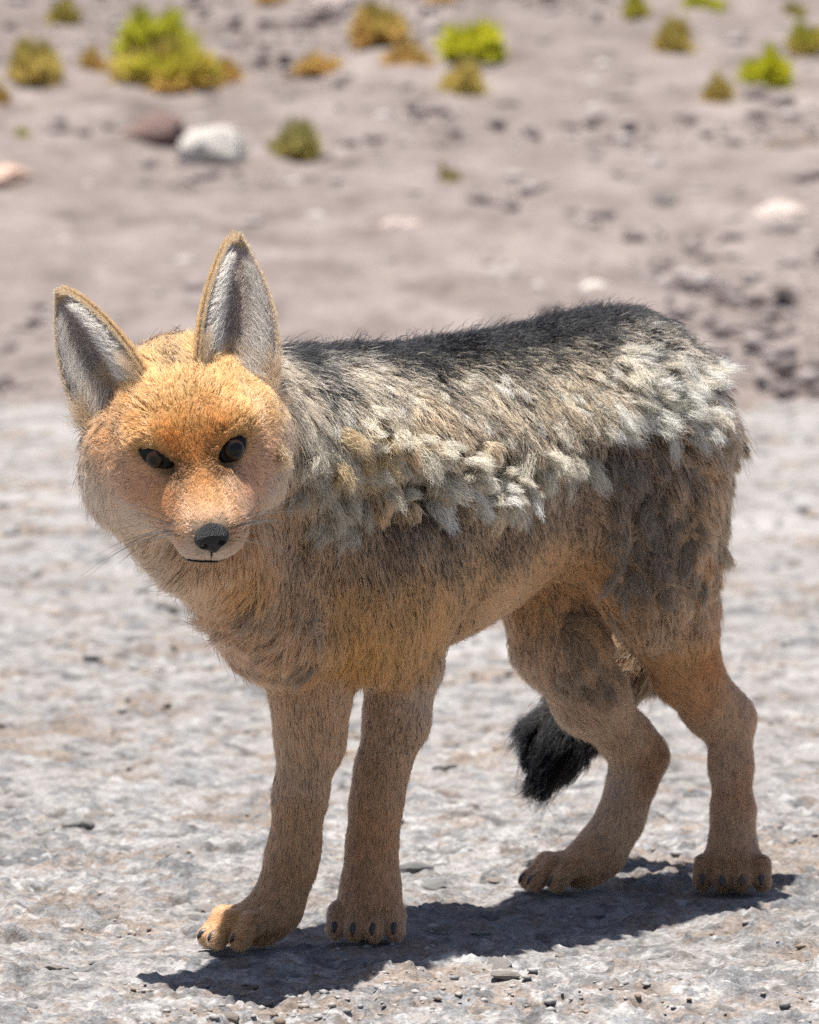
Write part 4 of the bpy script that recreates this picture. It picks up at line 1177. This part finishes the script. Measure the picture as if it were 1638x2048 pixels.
def grow(nn):
    tri, bc = sample(nn, dens)
    p_, nr, at_, d_ = strand_frame(tri, bc, 0.16)
    L = at_[:, 0] * 0.001 * (0.75 + 0.45 * rng.random(nn)); lift = at_[:, 1] * (0.7 + 0.6 * rng.random(nn))
    under = rng.random(nn) < 0.3
    L = np.where(under, L * 0.7, L)
    guard = rng.random(nn) < 0.05
    L = np.where(guard, L * 1.35, L); lift = np.where(guard, lift * 1.2, lift)
    crv = shape(p_, nr, d_, L, lift)
    i1 = np.empty(nn, int); i2 = np.empty(nn, int)
    for i in range(nn):
        q_ = p_[i]
        i1[i] = kd1.find(q_)[1]; i2[i] = kd2.find(q_)[1]
    cl = at_[:, 9]
    cl = np.where(guard, cl * 0.4, cl)
    def pull(crv, cv, idx, wgt, pw):
        tgt = cv[idx]
        off = crv - tgt
        w_ = (wgt[:, None] * TT[None] ** pw)[..., None]
        return crv - off * w_
    crv = pull(crv, cv1, i1, cl * 0.62, 1.2)
    crv = pull(crv, cv2, i2, np.clip(cl - 0.22, 0, 1) * 1.1, 1.4)
    crv[:, 1:] += rng.normal(size=(nn, NP_ - 1, 3)) * (L[:, None, None] * 0.035)
    warm = np.array([1.58, 1.36, 1.17])
    # colour: root to tip, black tips on part of the hairs, patches by clump
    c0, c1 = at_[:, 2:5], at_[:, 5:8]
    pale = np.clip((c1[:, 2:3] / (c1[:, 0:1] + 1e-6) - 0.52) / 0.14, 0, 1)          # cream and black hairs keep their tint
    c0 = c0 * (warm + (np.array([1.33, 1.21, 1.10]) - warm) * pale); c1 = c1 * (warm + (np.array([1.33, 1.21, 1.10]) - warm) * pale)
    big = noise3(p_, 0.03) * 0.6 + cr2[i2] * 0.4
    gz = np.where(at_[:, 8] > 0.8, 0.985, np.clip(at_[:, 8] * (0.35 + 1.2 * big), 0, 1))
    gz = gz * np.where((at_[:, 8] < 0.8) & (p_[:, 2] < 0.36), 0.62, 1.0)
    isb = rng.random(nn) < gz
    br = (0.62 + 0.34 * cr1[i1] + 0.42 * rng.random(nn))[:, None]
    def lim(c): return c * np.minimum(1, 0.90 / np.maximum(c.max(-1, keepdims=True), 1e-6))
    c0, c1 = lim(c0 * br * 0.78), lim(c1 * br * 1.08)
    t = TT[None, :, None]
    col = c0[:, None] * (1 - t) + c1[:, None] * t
    bt = np.clip((t - 0.30 + 0.25 * rng.random((nn, 1, 1))) * 3.0, 0, 1) * isb[:, None, None]
    col = col * (1 - bt) + np.array(BLACK) * bt
    far = np.interp((-((p_ - CAM) / np.linalg.norm(p_ - CAM, axis=1)[:, None]) * nr).sum(1), [-0.5, -0.15], [1.7, 1.0])
    r0 = np.interp(L, [0.003, 0.01, 0.03], [0.00017, 0.00023, 0.00029]) * far
    r0 = np.where(guard, r0 * 0.8, r0)
    rad = r0[:, None] * np.array([1.0, 0.95, 0.82, 0.55, 0.14])[None]
    return crv, rad, col
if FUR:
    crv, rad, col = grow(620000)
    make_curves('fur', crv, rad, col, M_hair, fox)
    del crv, rad, col

# ear hair
def ear_hair(e, seed):
    r = np.random.default_rng(seed)
    NT, NPh = e['NT'], e['NP']
    def at(grid, ti, pj):
        i = np.clip(ti * (NT - 1), 0, NT - 1.001); j = np.clip(pj * (NPh - 1), 0, NPh - 1.001)
        a, b = i.astype(int), j.astype(int); fi, fj = (i - a)[:, None], (j - b)[:, None]
        return grid[a, b] * (1 - fi) * (1 - fj) + grid[a + 1, b] * fi * (1 - fj) + grid[a, b + 1] * (1 - fi) * fj + grid[a + 1, b + 1] * fi * fj
    au = unit(e['a'])
    P0, R0, C0 = [], [], []
    def emit(p_, nr, d_, L, lift, c0, c1, rad):
        nr = unit(nr); d_ = unit(d_ - nr * (d_ * nr).sum(-1, keepdims=True))
        k = shape(p_, nr, d_, L, lift)
        k[:, 1:] += r.normal(size=(len(p_), NP_ - 1, 3)) * (L[:, None, None] * 0.05)
        t = TT[None, :, None]; br = (0.75 + 0.5 * r.random((len(p_), 1, 1)))
        P0.append(k); C0.append(np.clip((np.asarray(c0).reshape(-1, 1, 3) * (1 - t) + np.asarray(c1).reshape(-1, 1, 3) * t) * br, 0, 0.9))
        R0.append(np.full(len(p_), rad)[:, None] * np.array([1, 0.95, 0.8, 0.5, 0.14])[None])
    # back of the ear
    n_ = 24000; ti = 1 - np.sqrt(r.random(n_)) ; pj = r.random(n_)
    emit(at(e['outer'], ti, pj), -at(e['N'], ti, pj), np.repeat(au[None], n_, 0) + r.normal(size=(n_, 3)) * 0.15, 0.006 + 0.004 * r.random(n_), np.full(n_, 0.35), (.44, .25, .10), (.58, .36, .16), 0.00018)
    # rim
    n_ = 8000; ti = r.random(n_) ** 0.9; sidej = r.random(n_) < 0.62
    pj = np.where(sidej, 0.025 * r.random(n_), 1 - 0.025 * r.random(n_))
    base = at(e['inner'], ti, pj); outd = np.where(pj < 0.5, -1.0, 1.0)[:, None] * e['s0'][None]
    emit(base, outd + 0.6 * e['opn'][None] + r.normal(size=(n_, 3)) * 0.4, np.repeat(au[None], n_, 0) + r.normal(size=(n_, 3)) * 0.3, 0.002 + 0.002 * r.random(n_), np.full(n_, 0.7), (.50, .36, .20), (.70, .54, .34), 0.00016)
    n_ = 2500; ti = 1 - 0.06 * r.random(n_); pj = r.random(n_)
    emit(at(e['inner'], ti, pj), at(e['N'], ti, pj) + r.normal(size=(n_, 3)) * 0.6, np.repeat(au[None], n_, 0) + r.normal(size=(n_, 3)) * 0.4, 0.003 + 0.0025 * r.random(n_), np.full(n_, 0.6), (.50, .36, .20), (.70, .54, .34), 0.00016)
    # short down inside
    n_ = 9000; ti = r.random(n_) ** 1.1; pj = r.random(n_)
    emit(at(e['inner'], ti, pj), at(e['N'], ti, pj), np.repeat(au[None], n_, 0) + r.normal(size=(n_, 3)) * 0.3, 0.003 + 0.003 * r.random(n_), np.full(n_, 0.35), (.42, .33, .29), (.60, .52, .46), 0.00015)
    # long pale hairs crossing the cup from its front rim
    n_ = 6000; ti = 0.02 + 0.8 * r.random(n_) ** 1.2; fr = r.random(n_) < 0.78
    pj = np.where(fr, 0.03 + 0.16 * r.random(n_), 0.97 - 0.16 * r.random(n_))
    acr = np.where(pj < 0.5, 1.0, -1.0)[:, None] * e['s0'][None]
    Lh = (0.017 + 0.016 * r.random(n_)) * (1.05 - 0.75 * ti)
    emit(at(e['inner'], ti, pj), at(e['N'], ti, pj) + 0.6 * e['opn'][None], acr * 0.8 + au[None] * 0.8 + r.normal(size=(n_, 3)) * 0.2, Lh, np.full(n_, 0.55), (.46, .41, .36), (.74, .70, .64), 0.00017)
    # tufts that close the cup at its foot
    n_ = 5000; ti = 0.0 + 0.22 * r.random(n_); pj = r.random(n_)
    emit(at(e['inner'], ti, pj), at(e['N'], ti, pj) + e['opn'][None], au[None] * 0.8 + r.normal(size=(n_, 3)) * 0.35, 0.012 + 0.01 * r.random(n_), np.full(n_, 0.5), (.34, .24, .16), (.56, .42, .28), 0.00018)
    return np.concatenate(P0), np.concatenate(R0), np.concatenate(C0)
# loose tufts of moulting winter coat
TP, TRd, TC = [], [], []
def tuft(u, v, dv, Lmm, rmm, lift, n_, c0, c1, r, pinch=0.75, curl=0.04, wool_only=False):
    p_, nr = hit(u, v)
    if p_ is None: return
    if wool_only:
        q_ = 0.65 * noise3(p_[None] - nr[None] * 0.004 + 0.4, 0.017)[0] + 0.35 * noise3(p_[None] - nr[None] * 0.004 + 3.1, 0.009)[0]
        if q_ < 0.45: return
    d_ = RIGHT * dv[0] - UP * dv[1]; d_ = unit(d_ - nr * (d_ @ nr)); s_ = np.cross(nr, d_)
    a = r.random(n_) * 6.283; q_ = np.sqrt(r.random(n_)) * rmm * 0.001
    off = d_[None] * (np.cos(a) * q_)[:, None] + s_[None] * (np.sin(a) * q_)[:, None]
    L = Lmm * 0.001
    side = s_ * r.normal() * 0.25
    t = TT[None, :, None]
    axis = p_ - nr * 0.002 + (nr[None, None] * lift * (t - 0.45 * t * t) + (d_ + side * t) * (0.5 * t + 0.5 * t * t)) * L / math.sqrt(1 + 0.5 * lift * lift)
    ln = (0.45 + 0.62 * r.random((n_, 1, 1)))
    pinch = pinch * (0.25 + 0.75 * r.random())
    ph = r.random() * 6.28
    spread = off[:, None] * (1 - pinch * t ** 1.1) + (s_[None, None] * np.sin(t * 4 + ph) - s_[None, None] * math.sin(ph)) * L * 0.07 * r.random((n_, 1, 1))
    k = p_ + (axis - p_) * ln + spread
    k[:, 1:] += r.normal(size=(n_, NP_ - 1, 3)) * (L * curl) * np.linspace(0.5, 1.6, NP_ - 1)[None, :, None]
    br = (0.85 + 0.25 * r.random()) * (0.45 + 0.7 * r.random((n_, 1, 1))) * (0.55 + 0.5 * t)
    TP.append(k); TC.append(np.clip((np.array(c0) * (1 - t) + np.array(c1) * t) * br, 0, 0.9)); TRd.append(np.full(n_, 0.00027)[:, None] * np.array([1, 0.95, 0.85, 0.6, 0.2])[None])
def along(poly, n_, spread, r):
    pl = np.array(poly, float); seg = np.linalg.norm(np.diff(pl, axis=0), axis=1); cs = np.concatenate([[0], np.cumsum(seg)])
    x = r.random(n_) * cs[-1]; i = np.clip(np.searchsorted(cs, x) - 1, 0, len(seg) - 1); f = (x - cs[i]) / seg[i]
    return pl[i] + (pl[i + 1] - pl[i]) * f[:, None] + r.normal(size=(n_, 2)) * np.array(spread)
def tufts():
    r = np.random.default_rng(11)
    CR0, CR1 = (.60, .51, .37), (.92, .84, .67)
    OR0, OR1 = (.58, .40, .21), (.86, .64, .36)
    WH0, WH1 = (.66, .60, .50), (.95, .92, .83)
    TN0, TN1 = (.27, .205, .15), (.36, .275, .20)
    # hem of the old coat: hangs over the ridge
    for u, v in along([(585, 870), (640, 900), (700, 905), (760, 880), (830, 915), (900, 925), (960, 910), (1040, 930), (1110, 915), (1180, 890)], 85, (10, 20), r):
        c = (OR0, OR1) if (640 < u < 800 and r.random() < 0.6) else (CR0, CR1)
        tuft(u, v, (0.25 + 0.5 * r.normal(), 1), 18 + 16 * r.random(), 5 + 6 * r.random(), 0.8 + 0.9 * r.random(), 200, *c, r, 0.6, 0.045, True)
    # ragged locks that curl out of the ridge
    for u, v in along([(590, 900), (650, 940), (700, 955), (760, 930), (800, 940)], 60, (14, 18), r):
        c = (OR0, OR1) if r.random() < 0.55 else (CR0, CR1)
        tuft(u, v, (r.normal() * 0.9, 0.6 + 0.6 * r.normal()), 13 + 9 * r.random(), 3 + 2.5 * r.random(), 1.1 + 0.9 * r.random(), 130, *c, r, 0.5, 0.07, True)
    for u, v in along([(860, 945), (940, 950), (1010, 945)], 26, (14, 12), r):
        tuft(u, v, (0.2 + r.normal() * 0.6, 0.8 + 0.5 * r.normal()), 14 + 10 * r.random(), 3 + 2 * r.random(), 1.1 + 0.8 * r.random(), 120, *(CR0, CR1), r, 0.5, 0.06, True)
    # second row under the ridge
    for u, v in along([(610, 960), (660, 1000), (720, 1000)], 55, (18, 26), r):
        tuft(u, v, (0.15 + r.normal() * 0.4, 1), 17 + 9 * r.random(), 4 + 3 * r.random(), 0.8 + 0.8 * r.random(), 130, (.48, .41, .30), (.76, .67, .52), r, 0.55, 0.055, True)
    for u, v in along([(790, 985), (850, 1005), (930, 985), (1000, 985), (1060, 985)], 55, (12, 10), r):
        tuft(u, v, (0.55 + r.normal() * 0.3, 0.9), 19 + 10 * r.random(), 4 + 3 * r.random(), 0.8 + 0.8 * r.random(), 150, *(WH0, WH1) if r.random() < 0.55 else (CR0, CR1), r, 0.65, 0.04, True)
    # cape
    for _ in range(260):
        u = 600 + 640 * r.random(); v = 770 + 120 * r.random() - (u - 600) * 0.05
        tuft(u, v, (0.35 + r.normal() * 0.35, 0.9), 16 + 9 * r.random(), 4 + 3 * r.random(), 0.6 + 0.6 * r.random(), 90, *(WH0, WH1) if r.random() < 0.35 else (CR0, CR1), r, 0.7)
    # rump
    for _ in range(150):
        u = 1190 + 215 * r.random(); v = 690 + 150 * r.random() + max(0, u - 1300) * 0.35
        tuft(u, v, (0.75 + r.normal() * 0.3, 0.55 + 0.3 * r.normal()), 25 + 12 * r.random(), 5 + 4 * r.random(), 0.5 + 0.5 * r.random(), 120, *(WH0, WH1) if r.random() < 0.6 else (CR0, CR1), r, 0.75)
    # haunch locks
    for _ in range(120):
        u = 1215 + 190 * r.random(); v = 900 + 270 * r.random()
        tuft(u, v, (0.15 + r.normal() * 0.25, 1), 20 + 8 * r.random(), 5 + 3 * r.random(), 0.4 + 0.3 * r.random(), 110, TN0, TN1, r, 0.8)
    for _ in range(60):
        u = 1420 + 60 * r.random(); v = 860 + 250 * r.random()
        tuft(u, v, (0.6 + r.normal() * 0.3, 0.7 + 0.2 * r.normal()), 22 + 9 * r.random(), 4 + 3 * r.random(), 0.6 + 0.4 * r.random(), 110, (.42, .28, .15), (.66, .48, .28), r, 0.7)
    # chest and far thigh
    for _ in range(55):
        u = 455 + 190 * r.random(); v = 1190 + 140 * r.random()
        if v < 1160 + (520 - u) * 0.8: continue
        tuft(u, v, (r.normal() * 0.4 - 0.1, 1), 24 + 9 * r.random(), 5 + 3 * r.random(), 0.35 + 0.3 * r.random(), 110, (.40, .28, .19), (.52, .38, .26), r, 0.8)
    for _ in range(45):
        u = 1090 + 130 * r.random(); v = 1210 + 170 * r.random()
        tuft(u, v, (0.55 + r.normal() * 0.25, 0.85), 22 + 8 * r.random(), 5 + 3 * r.random(), 0.35 + 0.3 * r.random(), 100, (.38, .27, .18), (.50, .36, .24), r, 0.8)
    # ear roots
    for u0, v0, dx in ((292, 738, -0.45), (280, 752, -0.6), (305, 728, -0.35), (408, 712, 0.1), (420, 724, 0.2), (398, 704, 0.0)):
        for _ in range(5):
            tuft(u0 + 8 * r.normal(), v0 + 8 * r.normal(), (dx + 0.2 * r.normal(), -1), 17 + 7 * r.random(), 4, 0.35 + 0.3 * r.random(), 120, (.60, .36, .13), (.86, .60, .27), r, 0.5)
    # spine crest and tail root
    for _ in range(40):
        u = 1240 + 90 * r.random(); v = 632 + 16 * r.random()
        tuft(u, v, (0.3 + 0.3 * r.normal(), -0.8), 24 + 10 * r.random(), 4, 0.9, 60, (.06, .055, .05), (.015, .014, .014), r, 0.4)
if FUR:
    tufts()
    make_curves('moulting_tufts', np.concatenate(TP), np.concatenate(TRd), np.concatenate(TC), M_hair, fox)
    EH = [ear_hair(e, 21 + i) for i, e in enumerate(ears)]
    make_curves('ear_fur', *[np.concatenate([x[i] for x in EH]) for i in range(3)], M_hair, fox)
    # whiskers
    wr = np.random.default_rng(5); W_ = []
    for (cu, cv, sx) in ((352, 1062, -1), (470, 1058, 1)):
        for i in range(16):
            p_, nr = hit(cu + wr.normal() * 9, cv + wr.normal() * 12)
            if p_ is None: continue
            L = 0.032 + 0.040 * wr.random()
            d_ = unit(RIGHT * sx * (1.0 if sx < 0 else 0.75) + UP * (0.40 * wr.normal() + 0.10 + (0.35 if sx > 0 else 0)) - FWD * (0.15 + 0.25 * wr.random()))
            t = np.linspace(0, 1, 8)[:, None]
            W_.append(p_ + d_ * L * t - UP * L * 0.30 * t * t + FWD * L * 0.25 * t * t)
    for (cu, cv) in ((400, 1130), (430, 1128), (345, 880), (450, 862)):
        for i in range(4):
            p_, nr = hit(cu + wr.normal() * 8, cv + wr.normal() * 3)
            if p_ is None: continue
            t = np.linspace(0, 1, 8)[:, None]; sg = 1 if cv < 1000 else -1
            W_.append(p_ + (UP * 0.6 * sg + RIGHT * wr.normal() * 0.5 - FWD * 0.6) * 0.024 * t - UP * 0.004 * t * t)
    W_ = np.array(W_)
    make_curves('whiskers', W_, np.repeat(np.linspace(0.00024, 0.00005, 8)[None], len(W_), 0), np.full(W_.shape, 0.01), M_hair, fox)
